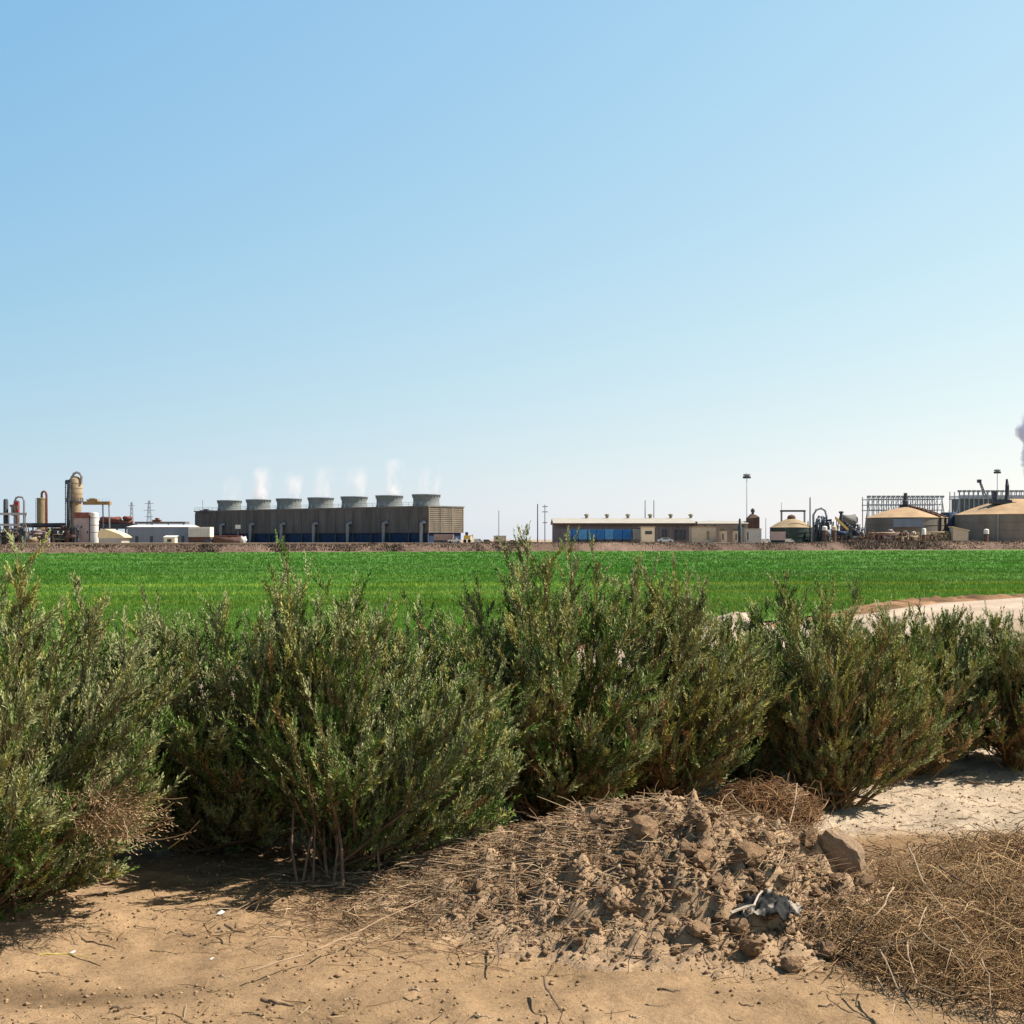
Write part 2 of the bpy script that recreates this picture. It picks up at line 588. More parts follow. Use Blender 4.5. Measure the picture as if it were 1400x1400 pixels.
shrub('pale grey-green shrub between the left edge shrub and the wide dark shrub, set behind both',
      -1.86, 8.95, 1.00, 1.50, 102, n_stems=64, spikes=[(-0.45, 0, 1.5)], mix=(0.60, 0.25, 0.12, 0.03), low=1.6, shoulder=0.20, lift=0.04, ll=0.032)
shrub('low grey-green shrub tucked behind the dead twigs of the left edge shrub',
      -2.62, 8.35, 0.66, 1.36, 112, n_stems=34, spikes=[(0.1, 0, 1.42)], mix=(0.50, 0.34, 0.13, 0.03), low=1.4, shoulder=0.26, lift=0.04, ll=0.031)
s3 = shrub('widest shrub, dark at its left base, one tall leader, bare stems at its foot',
           -1.00, 8.25, 1.10, 1.50, 103, n_stems=66, low_x=-0.1, hollow=0.22, spikes=[(-0.30, -0.05, 1.80), (-0.16, 0.1, 1.64), (-0.27, 0.2, 1.66), (-0.40, 0.1, 1.60), (0.02, -0.1, 1.56)],
           mix=(0.36, 0.38, 0.20, 0.06), brown=0.06, low=1.1, shoulder=0.42, lift=0.12, Ry=0.90)
# bare pale stems at its foot, each a part
rng = np.random.default_rng(9)
M_BARE = mat('bare_stem_bark', (0.20, 0.125, 0.08), rough=0.9, var=0.35, scale=30, bump=0.5)
for (px0, px1, py1, r) in ((407, 398, 1110, 0.011), (412, 432, 1105, 0.010), (448, 436, 1125, 0.012), (455, 455, 1112, 0.011), (470, 452, 1098, 0.012), (428, 420, 1060, 0.009), (520, 512, 1120, 0.009), (548, 545, 1130, 0.008)):
    d = 7.84 + rng.uniform(-0.05, 0.14)
    r *= 0.8
    g = top_z(WX(px0, d), d)
    a = Vector((WX(px0, d), d, g - 0.03)); b = Vector((WX(px1, d), d + rng.uniform(0.05, 0.2), WZ(py1, d)))
    mdl = (a + b) / 2 + Vector((rng.normal(0, 0.015), 0, 0))
    MB().tube([a, a * 0.6 + mdl * 0.4, mdl, b], [r * 1.15, r, r * 0.9, r * 0.7], 7).build('bare_stem', M_BARE, s3)

shrub('small green shrub seen in the dip between the widest and the tallest shrubs',
      -0.70, 9.9, 0.92, 1.44, 104, n_stems=52, spikes=[(0.05, 0, 1.46)], mix=(0.36, 0.46, 0.15, 0.03), low=1.6, lift=0.04, shoulder=0.3, ll=0.032)
shrub('tallest shrub, twin leaders reaching the skyline, left of the olive one',
      0.30, 9.75, 0.92, 1.72, 105, n_stems=54, spikes=[(-0.20, 0.0, 1.92), (0.12, 0.05, 1.87), (-0.30, 0.1, 1.78), (-0.08, -0.1, 1.80), (0.28, 0, 1.74), (-0.55, 0.05, 1.55)],
      mix=(0.38, 0.38, 0.17, 0.07), brown=0.26, brown_top=0.5, low=1.5, shoulder=0.34, lift=0.08, wood=(0.20, 0.105, 0.05))
shrub('olive-tinged shrub directly behind the soil heap, brown stalks low down',
      1.02, 10.1, 0.80, 1.56, 106, n_stems=52, spikes=[(0.14, 0.0, 1.66), (-0.15, 0.1, 1.68), (-0.02, 0.1, 1.62)],
      mix=(0.33, 0.22, 0.42, 0.03), brown=0.45, brown_top=0.5, low=1.5, shoulder=0.36, lift=0.06, wood=(0.22, 0.12, 0.05))
shrub('dim green shrub behind, closing the gap between the olive and the vase-shaped shrubs',
      1.78, 11.0, 0.60, 1.22, 113, n_stems=34, spikes=[(-0.1, 0, 1.26)], mix=(0.36, 0.42, 0.18, 0.04), brown=0.3, low=1.5, lift=0.04, shoulder=0.26, ll=0.032)
shrub('vase-shaped shrub fanning out from one foot beside the pale track',
      2.38, 10.45, 0.62, 1.40, 107, n_stems=46, spikes=[(-0.30, 0.05, 1.52), (-0.05, 0.1, 1.45), (0.66, -0.1, 0.62), (0.58, -0.15, 0.72), (0.64, -0.12, 0.52)],
      mix=(0.34, 0.22, 0.42, 0.02), brown=0.50, brown_top=0.6, low=1.0, shoulder=0.32, vase=1.0, lift=0.08, wood=(0.24, 0.13, 0.05))
shrub('dark green shrub half hidden behind the vase-shaped one',
      2.42, 11.6, 0.66, 1.47, 108, n_stems=40, spikes=[(-0.2, 0, 1.52), (0.4, 0, 1.50)], mix=(0.30, 0.48, 0.1, 0.12), low=1.3, lift=0.05, shoulder=0.26, ll=0.032)
shrub('green shrub just right of the vase-shaped one, brown stems over the pale sand',
      3.38, 12.0, 0.70, 1.26, 109, n_stems=40, spikes=[(-0.2, 0, 1.34), (0.05, 0, 1.32)], mix=(0.40, 0.38, 0.16, 0.06), brown=0.75, brown_top=0.55,
      low=1.2, shoulder=0.24, lift=0.06, wood=(0.26, 0.14, 0.05), ll=0.032)
shrub('rightmost shrub, cut by the frame edge, bare brown stems at its foot',
      4.40, 12.15, 0.66, 1.26, 110, n_stems=40, spikes=[(0.02, -0.1, 1.36), (-0.25, 0, 1.28)], mix=(0.40, 0.40, 0.16, 0.04), brown=0.75, brown_top=0.55,
      low=1.2, shoulder=0.24, lift=0.08, wood=(0.26, 0.14, 0.05), ll=0.032)
shrub('olive shrub set back between the rightmost shrub and its left neighbour',
      3.92, 12.7, 0.72, 1.22, 111, n_stems=34, spikes=[], mix=(0.34, 0.38, 0.24, 0.04), brown=0.6, brown_top=0.5, low=1.3, lift=0.05, shoulder=0.24, ll=0.033)

# bright green weed, and a pale sprout
def sprout(name, label, x, y, h, nst, tone, seed, lean=0.35, ll=0.03):
    rng = np.random.default_rng(seed)
    B = np.array([x, y, top_z(x, y) - 0.01])
    root = thing(name, label, 'weed', B)
    d = unit(np.stack([rng.normal(0, lean, nst), rng.normal(0, lean, nst), np.ones(nst)], -1))
    hh = h * rng.uniform(0.6, 1.0, nst)
    q = np.linspace(0, 1, 5)[None, :, None]
    pth = B + d[:, None] * q * hh[:, None, None]
    v, f = tubes(pth, np.linspace(0.004, 0.002, 5)[None, :] * np.ones((nst, 1)), 4)
    np_mesh('stalk', v, f, M_WOOD, parent=root, tone=np.tile(np.array(tone) * 0.8, (len(v), 1)))
    k = 9
    P = np.repeat(B[None], nst * k, 0) + np.repeat(d, k, 0) * (np.repeat(hh, k) * np.tile(np.linspace(0.15, 0.95, k), nst))[:, None]
    D = unit(np.repeat(d, k, 0) * 0.8 + rng.normal(0, 0.5, P.shape))
    v, f, c = leaves(P, D, np.full(len(P), 0.06), np.tile(np.array(tone), (len(P), 1)), rng, n=10, ll=ll, wr=0.34)
    np_mesh('foliage', v, f, M_LEAF, parent=root, tone=c)


sprout('green_weed', 'fresh bright green weed at the right foot of the widest shrub', WX(668, 8.6), 8.6, 0.42, 7, (0.12, 0.20, 0.035), 21, 0.30)
sprout('green_weed', 'small pale green sprout standing alone in the dry litter on the right', WX(1327, 8.55), 8.55, 0.17, 3, (0.24, 0.30, 0.14), 22, 0.12, 0.02)

# ------------------------------------------------------------------ clods on the heap
def clod_mesh(seed, flat=0.75, facet=0.22):
    import bmesh
    bm = bmesh.new()
    bmesh.ops.create_icosphere(bm, subdivisions=3, radius=1.0)
    r = np.random.default_rng(seed)
    planes = unit(r.normal(size=(16, 3)))
    offs = r.uniform(0.48, 0.85, 16)
    ph = r.uniform(0, 6, 9)
    for w in bm.verts:
        p = np.array(w.co)
        for n_, o_ in zip(planes, offs):
            dd = p @ n_ - o_
            if dd > 0:
                p = p - n_ * dd * 0.80
        b = 1 + 0.06 * math.sin(5 * p[0] + ph[0]) * math.sin(6 * p[1] + ph[1]) + 0.07 * math.sin(11 * p[2] + ph[2] + 7 * p[0]) + 0.05 * math.sin(17 * p[0] + ph[3]) * math.sin(15 * p[1] + ph[4])
        p = p * b + r.normal(0, 0.028, 3)
        w.co = (p[0], p[1] * r.uniform(0.995, 1.005), p[2] * flat)
    me = bpy.data.meshes.new('clod')
    bm.to_mesh(me); bm.free()
    c = np.ones((len(me.vertices), 4), dtype=np.float32)
    c[:, :3] = np.array([0.33, 0.205, 0.118]) * r.uniform(0.75, 1.2)
    a = me.attributes.new('tone', 'FLOAT_COLOR', 'POINT')
    a.data.foreach_set('color', c.ravel())
    return me


M_CLODM = attr_mat('dry_clod', rough=0.95, spec=0.06, nscale=2.2, nvar=0.22, bumps=((6.0, 0.6, 0.12), (22.0, 0.5, 0.04)))
CL = [clod_mesh(300 + i) for i in range(12)]
for me in CL:
    me.materials.append(M_CLODM)


def place_clod(x, y, s, me, label, group=None, sink=0.30, rot=None, zs=1.0, name='clod'):
    o = bpy.data.objects.new(name, me)
    COL.objects.link(o)
    o.location = (x, y, top_z(x, y) + s * (0.75 - sink) * zs * 0.8)
    o.rotation_euler = rot or (random.uniform(-0.5, 0.5), random.uniform(-0.5, 0.5), random.uniform(0, 6.28))
    o.scale = (s, s * random.uniform(0.75, 1.1), s * zs * random.uniform(0.85, 1.15))
    return tag(o, label, 'clod', group)


def heap_point(px, py):
    """where the line of sight through a photo pixel meets the heap"""
    d = 5.2
    while d < 14:
        z = WZ(py, d)
        x = WX(px, d)
        if z <= top_z(x, d):
            return x, d
        d += 0.02
    return WX(px, 9), 9


named = [(960, 1190, 0.085, 'round brown clod near the middle of the soil heap'),
         (1028, 1188, 0.10, 'upright grey-brown clod right of the round brown one'),
         (878, 1148, 0.085, 'dark cracked clod high on the left face of the soil heap'),
         (955, 1132, 0.07, 'small dark clod alone near the top of the soil heap'),
         (1105, 1165, 0.085, 'reddish brown clod against the left side of the big pale block'),
         (838, 1255, 0.055, 'flat brown clod low on the left of the soil heap'),
         (1010, 1278, 0.075, 'dark clod just left of the crumpled plastic bag'),
         (1080, 1330, 0.06, 'clod at the front foot of the soil heap below the plastic bag'),
         (955, 1285, 0.07, 'wide clod in the lower middle of the soil heap')]
for k, (px, py, s, lab) in enumerate(named):
    x, y = heap_point(px, py)
    place_clod(x, y, s, CL[k % 8], lab, 'clods on the soil heap', sink=0.1)
# the big pale slab
x, y = heap_point(1148, 1185)
o = place_clod(x, y, 0.15, clod_mesh(357, 0.9), 'big pale block of hard soil leaning at the right end of the soil heap', None, sink=0.05, rot=(0.45, 0.75, -0.35), zs=0.85)
o.data.materials.append(M_CLODM)
o.scale = (0.17, 0.115, 0.11)
cc = np.ones((len(o.data.vertices), 4), dtype=np.float32); cc[:, :3] = (0.40, 0.275, 0.175)
o.data.attributes['tone'].data.foreach_set('color', cc.ravel())

n_c = 0
while n_c < 270:
    x = random.gauss(MOUND[0], 0.62); y = random.gauss(7.15, 0.62)
    mh = float(mound_h(x, y))
    if mh < 0.06 or y > 8.4 or y < 5.9 or x < -0.5 or x > 2.0:
        continue
    if math.hypot(x - 1.15, y - 8.2) < 0.35:
        continue
    s = min(0.075, 0.013 + random.expovariate(1 / 0.015))
    place_clod(x, y, s, random.choice(CL), 'small broken brown clod among the many scattered over the soil heap', 'clods on the soil heap')
    n_c += 1

# crumbs and bits too many to count
def crumbs(name, label, n, sampler, smin, smax, tones, seed, kind='stuff'):
    rng = np.random.default_rng(seed)
    P = sampler(rng, n)
    n = len(P)
    base = unit(np.array([[1, 0, 0], [-1, 0, 0], [0, 1, 0], [0, -1, 0], [0, 0, 1], [0, 0, -1]], float))
    fc = np.array([[0, 2, 4], [2, 1, 4], [1, 3, 4], [3, 0, 4], [2, 0, 5], [1, 2, 5], [3, 1, 5], [0, 3, 5]])
    s = smin + (smax - smin) * rng.random(n) ** 3
    V = base[None] * rng.uniform(0.6, 1.2, (n, 6, 1)) + rng.normal(0, 0.15, (n, 6, 3))
    V = V * s[:, None, None] * np.array([1, 1, 0.75])
    a = rng.random(n) * 6.28
    c, si = np.cos(a), np.sin(a)
    V = np.stack([V[..., 0] * c[:, None] - V[..., 1] * si[:, None], V[..., 0] * si[:, None] + V[..., 1] * c[:, None], V[..., 2]], -1)
    z = np.array([top_z(p[0], p[1]) for p in P]) + s * 0.3
    V = V + np.concatenate([P, z[:, None]], 1)[:, None]
    F = (np.arange(n) * 6)[:, None, None] + fc[None]
    tn = np.array(tones)[rng.integers(0, len(tones), n)] * (0.7 + 0.6 * rng.random((n, 1)))
    o = np_mesh(name, V.reshape(-1, 3), F.reshape(-1, 3), M_CLOD, tone=np.repeat(tn, 6, 0))
    tag(o, label, 'litter', kind=kind)


def smp_heap(rng, n):
    P = np.stack([rng.normal(MOUND[0] - 0.05, 0.72, n), rng.normal(6.95, 0.65, n)], -1)
    m = mound_h(P[:, 0], P[:, 1])
    k = (m > 0.035) & (P[:, 1] < 8.5) & (P[:, 1] > 5.85) & (rng.random(n) < 0.25 + m * 3)
    return P[k]


crumbs('soil_crumbs', 'small crumbs of broken soil all over the soil heap', 11000, smp_heap, 0.004, 0.024, [(0.30, 0.19, 0.112), (0.23, 0.145, 0.085), (0.34, 0.225, 0.135)], 41)


def smp_sand(rng, n):
    P = np.stack([rng.uniform(-3.2, 4.6, n), 5.2 + 7.0 * rng.random(n) ** 1.4], -1)
    return P[fbm(P[:, 0], P[:, 1], 1.5, 3, 77) > -0.25]


crumbs('sand_debris', 'tiny bits of stone and twig strewn over the bare sand', 9000, smp_sand, 0.002, 0.013, [(0.22, 0.14, 0.08), (0.36, 0.24, 0.14), (0.14, 0.09, 0.055), (0.10, 0.06, 0.04), (0.28, 0.18, 0.10)], 43)


# straw and dead stalks on the ground: uncountable
def litter(name, label, n, sampler, tones, seed, lmin=0.05, lmax=0.22, rise=0.25, r=0.0016):
    rng = np.random.default_rng(seed)
    P = sampler(rng, n)
    n = len(P)
    z = np.array([top_z(p[0], p[1]) for p in P])
    az = rng.random(n) * 6.28
    ln = rng.uniform(lmin, lmax, n)
    up = rng.random(n) ** 2 * rise
    d = np.stack([np.cos(az), np.sin(az), up], -1)
    bend = rng.normal(0, 0.16, (n, 3)) * np.array([1, 1, 0.5])
    q = np.linspace(0, 1, 4)[None, :, None]
    pth = np.concatenate([P, z[:, None] + 0.006], 1)[:, None] + d[:, None] * q * ln[:, None, None] + bend[:, None] * (q * (1 - q) * 2) * ln[:, None, None]
    tz = ground_z(pth[..., 0], pth[..., 1])
    pth[..., 2] = np.maximum(pth[..., 2], tz + 0.004)
    v, f = tubes(pth, np.linspace(1.2, 0.6, 4)[None, :] * r * rng.uniform(0.7, 1.8, (n, 1)), 3)
    tn = np.array(tones)[rng.integers(0, len(tones), n)] * (0.65 + 0.7 * rng.random((n, 1)))
    o = np_mesh(name, v, f, M_DRY, tone=np.repeat(tn, 12, 0))
    return tag(o, label, 'litter', kind='stuff')


STRAW = [(0.30, 0.19, 0.10), (0.20, 0.12, 0.065), (0.42, 0.30, 0.18), (0.14, 0.085, 0.05)]


def smp_left(rng, n):
    P = np.stack([rng.normal(-0.15, 0.62, n), rng.normal(7.75, 0.48, n)], -1)
    return P[(P[:, 0] > -1.5) & (P[:, 1] > 6.3)]


def smp_right(rng, n):
    P = np.stack([rng.uniform(1.35, 4.4, n), rng.uniform(6.2, 9.25, n)], -1)
    k = (fbm(P[:, 0], P[:, 1], 1.2, 3, 13) > -0.35) & (rng.random(n) < sstep(P[:, 1], 6.0, 7.2) * 0.8 + 0.2)
    return P[k]


def smp_front(rng, n):
    P = np.stack([rng.uniform(-3.2, 3.6, n), 5.3 + 3.0 * rng.random(n)], -1)
    return P[fbm(P[:, 0], P[:, 1], 1.1, 3, 19) > 0.06]


crumbs('gravel', 'fine gravel and sand lumps on the bare ground', 9000, smp_sand, 0.003, 0.016, [(0.345, 0.222, 0.122), (0.30, 0.19, 0.105), (0.38, 0.25, 0.145)], 47)


def smp_heapall(rng, n):
    P = np.stack([rng.normal(MOUND[0] - 0.1, 0.75, n), rng.normal(7.5, 0.65, n)], -1)
    return P[mound_h(P[:, 0], P[:, 1]) > 0.05]


def smp_track(rng, n):
    return np.stack([rng.uniform(-3.4, 4.6, n), rng.uniform(8.4, 12.0, n)], -1)


litter('straw_litter', 'brown straw and dead stalks matted on the ground left of the soil heap', 5200, smp_left, STRAW, 51)
litter('straw_litter', 'brown straw matted on the ground at the right below the pale track', 6500, smp_right, STRAW, 52, rise=0.45)
litter('straw_litter', 'scattered thin straws on the bare front sand', 1500, smp_front, STRAW, 53, 0.03, 0.16, 0.15, 0.0015)
litter('straw_litter', 'dead stalks sticking out between the clods of the soil heap', 1500, smp_heapall, STRAW, 54, 0.06, 0.26, 0.5, 0.0018)
litter('straw_litter', 'small dry bits under the shrubs and on the pale track', 1300, smp_track, STRAW, 55, 0.03, 0.13, 0.2, 0.0018)


# ------------------------------------------------------------------ brush piles
def brush(label, x, y, rx, ry, h, n, seed, tones, lmin=0.12, lmax=0.5, r=0.0022):
    rng = np.random.default_rng(seed)
    loc = (x, y, top_z(x, y))
    a = rng.random(n) * 6.28; rr = rng.random(n) ** 0.55
    px, py = x + np.cos(a) * rx * rr, y + np.sin(a) * ry * rr
    lump = 0.75 + 0.9 * fbm(px, py, 2.2, 2, seed)
    ztop = h * (1 - rr ** 2.4) * lump
    pz = np.maximum(ground_z(px, py), 0) + ztop * rng.random(n) ** 0.6
    az = rng.random(n) * 6.28
    d = unit(np.stack([np.cos(az), np.sin(az), rng.normal(0.05, 0.35, n)], -1))
    ln = rng.uniform(lmin, lmax, n)
    bend = rng.normal(0, 0.48, (n, 3))
    q = np.linspace(0, 1, 5)[None, :, None]
    c = np.stack([px, py, pz], -1)
    pth = c[:, None] + d[:, None] * (q - 0.5) * ln[:, None, None] + bend[:, None] * (q * (1 - q) * 2) * ln[:, None, None]
    pth[..., 2] = np.maximum(pth[..., 2], ground_z(pth[..., 0], pth[..., 1]) + 0.006)
    v, f = tubes(pth, np.linspace(1.2, 0.55, 5)[None, :] * r * rng.uniform(0.6, 1.7, (n, 1)), 3)
    tn = np.array(tones)[rng.integers(0, len(tones), n)] * (0.6 + 0.8 * rng.random((n, 1)))
    o = np_mesh('brush_pile', v, f, M_DRY, loc=loc, tone=np.repeat(tn, 15, 0))
    return tag(o, label, 'brush pile')


BR = [(0.35, 0.215, 0.10), (0.22, 0.125, 0.055), (0.42, 0.28, 0.145), (0.28, 0.17, 0.082), (0.13, 0.075, 0.038)]
brush('big tangled pile of dry brown brush in the lower right corner of the photo', 2.26, 6.85, 0.84, 1.05, 0.21, 5200, 61, BR, 0.06, 0.40, 0.0016)
brush('small reddish brown brush pile between the soil heap and the vase-shaped shrub', WX(1040, 9.7), 9.7, 0.36, 0.32, 0.22, 2200, 62, [(0.27, 0.14, 0.06), (0.19, 0.10, 0.05), (0.30, 0.19, 0.1)], 0.08, 0.32)
brush('thin spread of dry brush at the right edge under the pale track', 3.15, 7.9, 0.75, 0.75, 0.16, 3200, 63, BR, 0.1, 0.4)

# long pale branches lying on the brush and the heap
M_BRANCH = mat('bleached_branch', (0.33, 0.235, 0.15), rough=0.9, var=0.3, scale=18, bump=0.4)
M_DARKTWIG = mat('dark_twig', (0.13, 0.085, 0.055), rough=0.9, var=0.3, scale=18)


def dry_branch(label, pts, r, dz=0.03, m=None, fork=None, name='dry_branch', group=None):
    P = []
    for (px, py, z) in pts:
        d = GD(py, z)
        P.append(Vector((WX(px, d), d, z)))
    Q = []
    for i in range(len(P) - 1):
        for k in range(3):
            u = k / 3
            Q.append(P[i].lerp(P[i + 1], u) + Vector((random.gauss(0, 0.0035), random.gauss(0, 0.0035), random.gauss(0, 0.003))))
    Q.append(P[-1])
    for p in Q:
        p.z = max(p.z, top_z(p.x, p.y) + r * 0.8)
    if m is None:
        r = r * 0.68
    rad = [r * (1 - 0.55 * i / (len(Q) - 1)) for i in range(len(Q))]
    mb = MB().tube(Q, rad, 6)
    if fork:
        for (i, dx, dy, dzz) in fork:
            i = min(i, len(Q) - 1)
            a = Q[i]
            b = a + Vector((dx, dy, dzz)); c = a + Vector((dx, dy, dzz)) * 0.5 + Vector((random.gauss(0, .01), random.gauss(0, .01), 0.008))
            b.z = max(b.z, top_z(b.x, b.y) + r * 0.6)
            mb.tube([a, c, b], [rad[i] * 0.8, rad[i] * 0.6, rad[i] * 0.35], 5)
    o = mb.build(name, m or M_BRANCH, None, Q[0])
    return tag(o, label, 'branch', group)


dry_branch('long bleached branch crossing the big brush pile from its top towards the right', [(1243, 1158, 0.24), (1262, 1205, 0.25), (1300, 1255, 0.24), (1325, 1290, 0.20)], 0.0075, fork=[(4, 0.12, -0.05, 0.05)])
dry_branch('pale branch slanting down the left side of the big brush pile', [(1220, 1213, 0.28), (1200, 1248, 0.26), (1160, 1282, 0.15)], 0.0065, fork=[(3, -0.08, -0.1, 0.0)])
dry_branch('bent pale branch poking out over the bare sand from the left of the brush pile', [(1245, 1280, 0.25), (1170, 1318, 0.10), (1142, 1342, 0.01)], 0.006)
dry_branch('bleached stalk running to the bottom edge of the photo in front of the brush pile', [(1203, 1300, 0.15), (1228, 1348, 0.08), (1268, 1410, 0.02)], 0.007, fork=[(4, 0.1, -0.12, 0.03)])
dry_branch('second stalk reaching the bottom edge, left of its bleached neighbour', [(1200, 1338, 0.04), (1222, 1375, 0.03), (1222, 1412, 0.01)], 0.006)
dry_branch('pale branch lying level along the front of the brush pile', [(1240, 1290, 0.2), (1252, 1345, 0.12), (1300, 1362, 0.1), (1350, 1358, 0.12)], 0.006)
dry_branch('upright pale stalk at the right front of the brush pile', [(1342, 1310, 0.2), (1352, 1345, 0.12), (1355, 1378, 0.05)], 0.006)
dry_branch('grey-brown branch slanting across the right of the brush pile', [(1260, 1275, 0.28), (1300, 1302, 0.25), (1322, 1325, 0.2)], 0.006)
dry_branch('dark branch sloping down to the right edge above the brush pile', [(1285, 1185, 0.22), (1320, 1208, 0.2), (1360, 1218, 0.16), (1402, 1240, 0.12)], 0.007, m=M_DARKTWIG)
dry_branch('short pale twig standing out of the brush pile centre', [(1266, 1240, 0.32), (1256, 1268, 0.27), (1246, 1292, 0.2)], 0.005)
dry_branch('forked bleached stick leaning on the right of the soil heap', [(1090, 1072, 0.35), (1082, 1120, 0.32), (1070, 1170, 0.30), (1058, 1195, 0.26)], 0.006, fork=[(4, -0.12, -0.12, -0.02), (2, 0.08, 0.05, 0.07)])
dry_branch('white stick lying in front of the plastic bag on the soil heap', [(998, 1248, 0.2), (1030, 1238, 0.22), (1042, 1218, 0.22)], 0.008, m=mat('white_stick', (0.42, 0.35, 0.27), var=0.15, scale=20))
dry_branch('straight tan stick on the left face of the soil heap', [(812, 1205, 0.2), (858, 1182, 0.25), (900, 1156, 0.3)], 0.0065)
dry_branch('short pale stick standing on the left tail of the soil heap', [(742, 1218, 0.12), (752, 1198, 0.16), (760, 1180, 0.2)], 0.006)
dry_branch('dark knotted stick lying across the left tail of the soil heap', [(632, 1222, 0.05), (668, 1210, 0.06), (712, 1203, 0.08)], 0.014, m=M_DARKTWIG)
dry_branch('thin silvery stick along the litter below the widest shrub', [(560, 1176, 0.02), (600, 1183, 0.03), (690, 1200, 0.05)], 0.005)
dry_branch('long straight tan stick pointing from the front sand towards the soil heap', [(345, 1328, 0.01), (440, 1296, 0.01), (520, 1258, 0.02), (590, 1225, 0.03)], 0.0055, m=mat('tan_stick', (0.30, 0.20, 0.12), var=0.3, scale=12))
dry_branch('thick dark branch lying beside the foot of the vase-shaped shrub', [(1120, 1085, 0.03), (1165, 1086, 0.03), (1200, 1095, 0.02)], 0.016, m=M_DARKTWIG, fork=[(3, 0.1, 0.2, 0.06)])
dry_branch('short dark stick lying alone on the pale track', [(1322, 1069, 0.01), (1346, 1072, 0.01)], 0.015, m=M_DARKTWIG)
dry_branch('yellow straw stalk on the sand at the far left', [(55, 1305, 0.005), (90, 1304, 0.008), (122, 1309, 0.005)], 0.005, m=mat('yellow_straw', (0.55, 0.42, 0.12), var=0.15, scale=20))
dry_branch('small dark forked twig on the sand near the bottom centre', [(680, 1286, 0.02), (683, 1300, 0.01), (680, 1320, 0.005)], 0.006, m=M_DARKTWIG, fork=[(3, 0.04, 0.06, 0.02)])
dry_branch('curved dark twig on the sand below the soil heap', [(742, 1338, 0.01), (750, 1358, 0.01), (768, 1385, 0.005)], 0.006, m=M_DARKTWIG)
dry_branch('grey stick on the sand left of the bottom centre', [(358, 1366, 0.005), (380, 1370, 0.01), (402, 1375, 0.005)], 0.009, m=M_DARKTWIG)
dry_branch('short curved twig on the sand in front of the widest shrub', [(308, 1264, 0.005), (320, 1272, 0.01), (336, 1275, 0.005)], 0.007, m=M_DARKTWIG)
dry_branch('thin twig on the sand right of the yellow straw', [(112, 1284, 0.01), (135, 1290, 0.01), (158, 1297, 0.005)], 0.006, m=M_DARKTWIG)
dry_branch('dark stick on the sand under the left edge shrub', [(0, 1264, 0.01), (45, 1262, 0.01), (88, 1261, 0.01)], 0.009, m=M_DARKTWIG)
for k, (px, py) in enumerate(((210, 1246), (240, 1243), (250, 1278), (225, 1275), (292, 1274), (120, 1240), (425, 1226), (365, 1262), (300, 1334), (560, 1290), (640, 1276), (150, 1380), (330, 1385), (470, 1368), (560, 1352), (645, 1390), (900, 1352), (1010, 1372), (860, 1390), (1120, 1375), (520, 1232), (90, 1246), (1250, 1085), (1380, 1110), (1310, 1120))):
    l = random.uniform(14, 34); a = random.uniform(-0.35, 0.35)
    dry_branch('short dry twig lying on the bare sand', [(px, py, 0.004), (px + l * 0.5, py + a * 6 + random.uniform(-3, 3), 0.008), (px + l, py + a * 12, 0.004)], random.uniform(0.0035, 0.007), m=random.choice([M_DARKTWIG, M_DARKTWIG, M_BRANCH]), name='twig', group='twigs on the bare sand')

# scraps
M_PAPER = mat('white_scrap', (0.75, 0.73, 0.68), var=0.08, scale=20)
for (px, py, s, lab) in ((302, 1242, 0.022, 'white scrap of paper on the sand in front of the widest shrub'), (290, 1292, 0.012, 'tiny white scrap on the sand below the larger one'), (100, 1284, 0.015, 'white scrap by the thin twig on the left sand')):
    d = GD(py); x = WX(px, d); z = top_z(x, d)
    mb = MB()
    mb.poly([(x - s, d, z + 0.004), (x, d - s * 0.7, z + 0.003), (x + s, d, z + 0.012), (x + s * 0.1, d + s * 0.6, z + s * 0.9), (x - s * .4, d + s * .4, z + 0.006)], [(0, 1, 3), (1, 2, 3), (0, 3, 4)])
    tag(mb.build('paper_scrap', M_PAPER, None, (x, d, z)), lab, 'paper scrap')

# crumpled bag: a folded sheet of black and white film
def film_bag(px, py):
    x0, y0 = heap_point(px, py)
    z0 = top_z(x0, y0)
    n = 40
    u = np.linspace(-1, 1, n)
    U, W = np.meshgrid(u, u)
    r = np.hypot(U, W)
    X = x0 + U * 0.17 * (1 - 0.18 * np.abs(fbm(U, W, 2.2, 2, 3)))
    Y = y0 + W * 0.13
    Z = z0 + 0.02 + 0.07 * (1 - np.clip(r, 0, 1) ** 2) + 0.085 * np.abs(fbm(U, W, 2.2, 3, 5)) - 0.05 * np.abs(fbm(U, W, 4.0, 2, 9))
    v = np.stack([X, Y, Z], -1).reshape(-1, 3)
    i = (np.arange(n - 1)[:, None] * n + np.arange(n - 1)[None]).ravel()
    f = np.stack([i, i + 1, i + n + 1, i + n], -1)
    pat = fbm(U, W, 1.5, 3, 15).ravel()
    tone = np.where((pat > 0.0)[:, None], np.array([0.30, 0.255, 0.20]), np.array([0.035, 0.033, 0.032]))
    f = f[(r.ravel()[f].max(1) < 1.02)]
    M = attr_mat('plastic_film', rough=0.9, spec=0.08)
    o = np_mesh('plastic_bag', v, f, M, loc=(x0, y0, z0), tone=tone, smooth=False)
    sol = o.modifiers.new('thickness', 'SOLIDIFY'); sol.thickness = 0.003
    tag(o, 'crumpled black and white plastic bag lying on the front of the soil heap', 'plastic bag')


film_bag(1052, 1258)

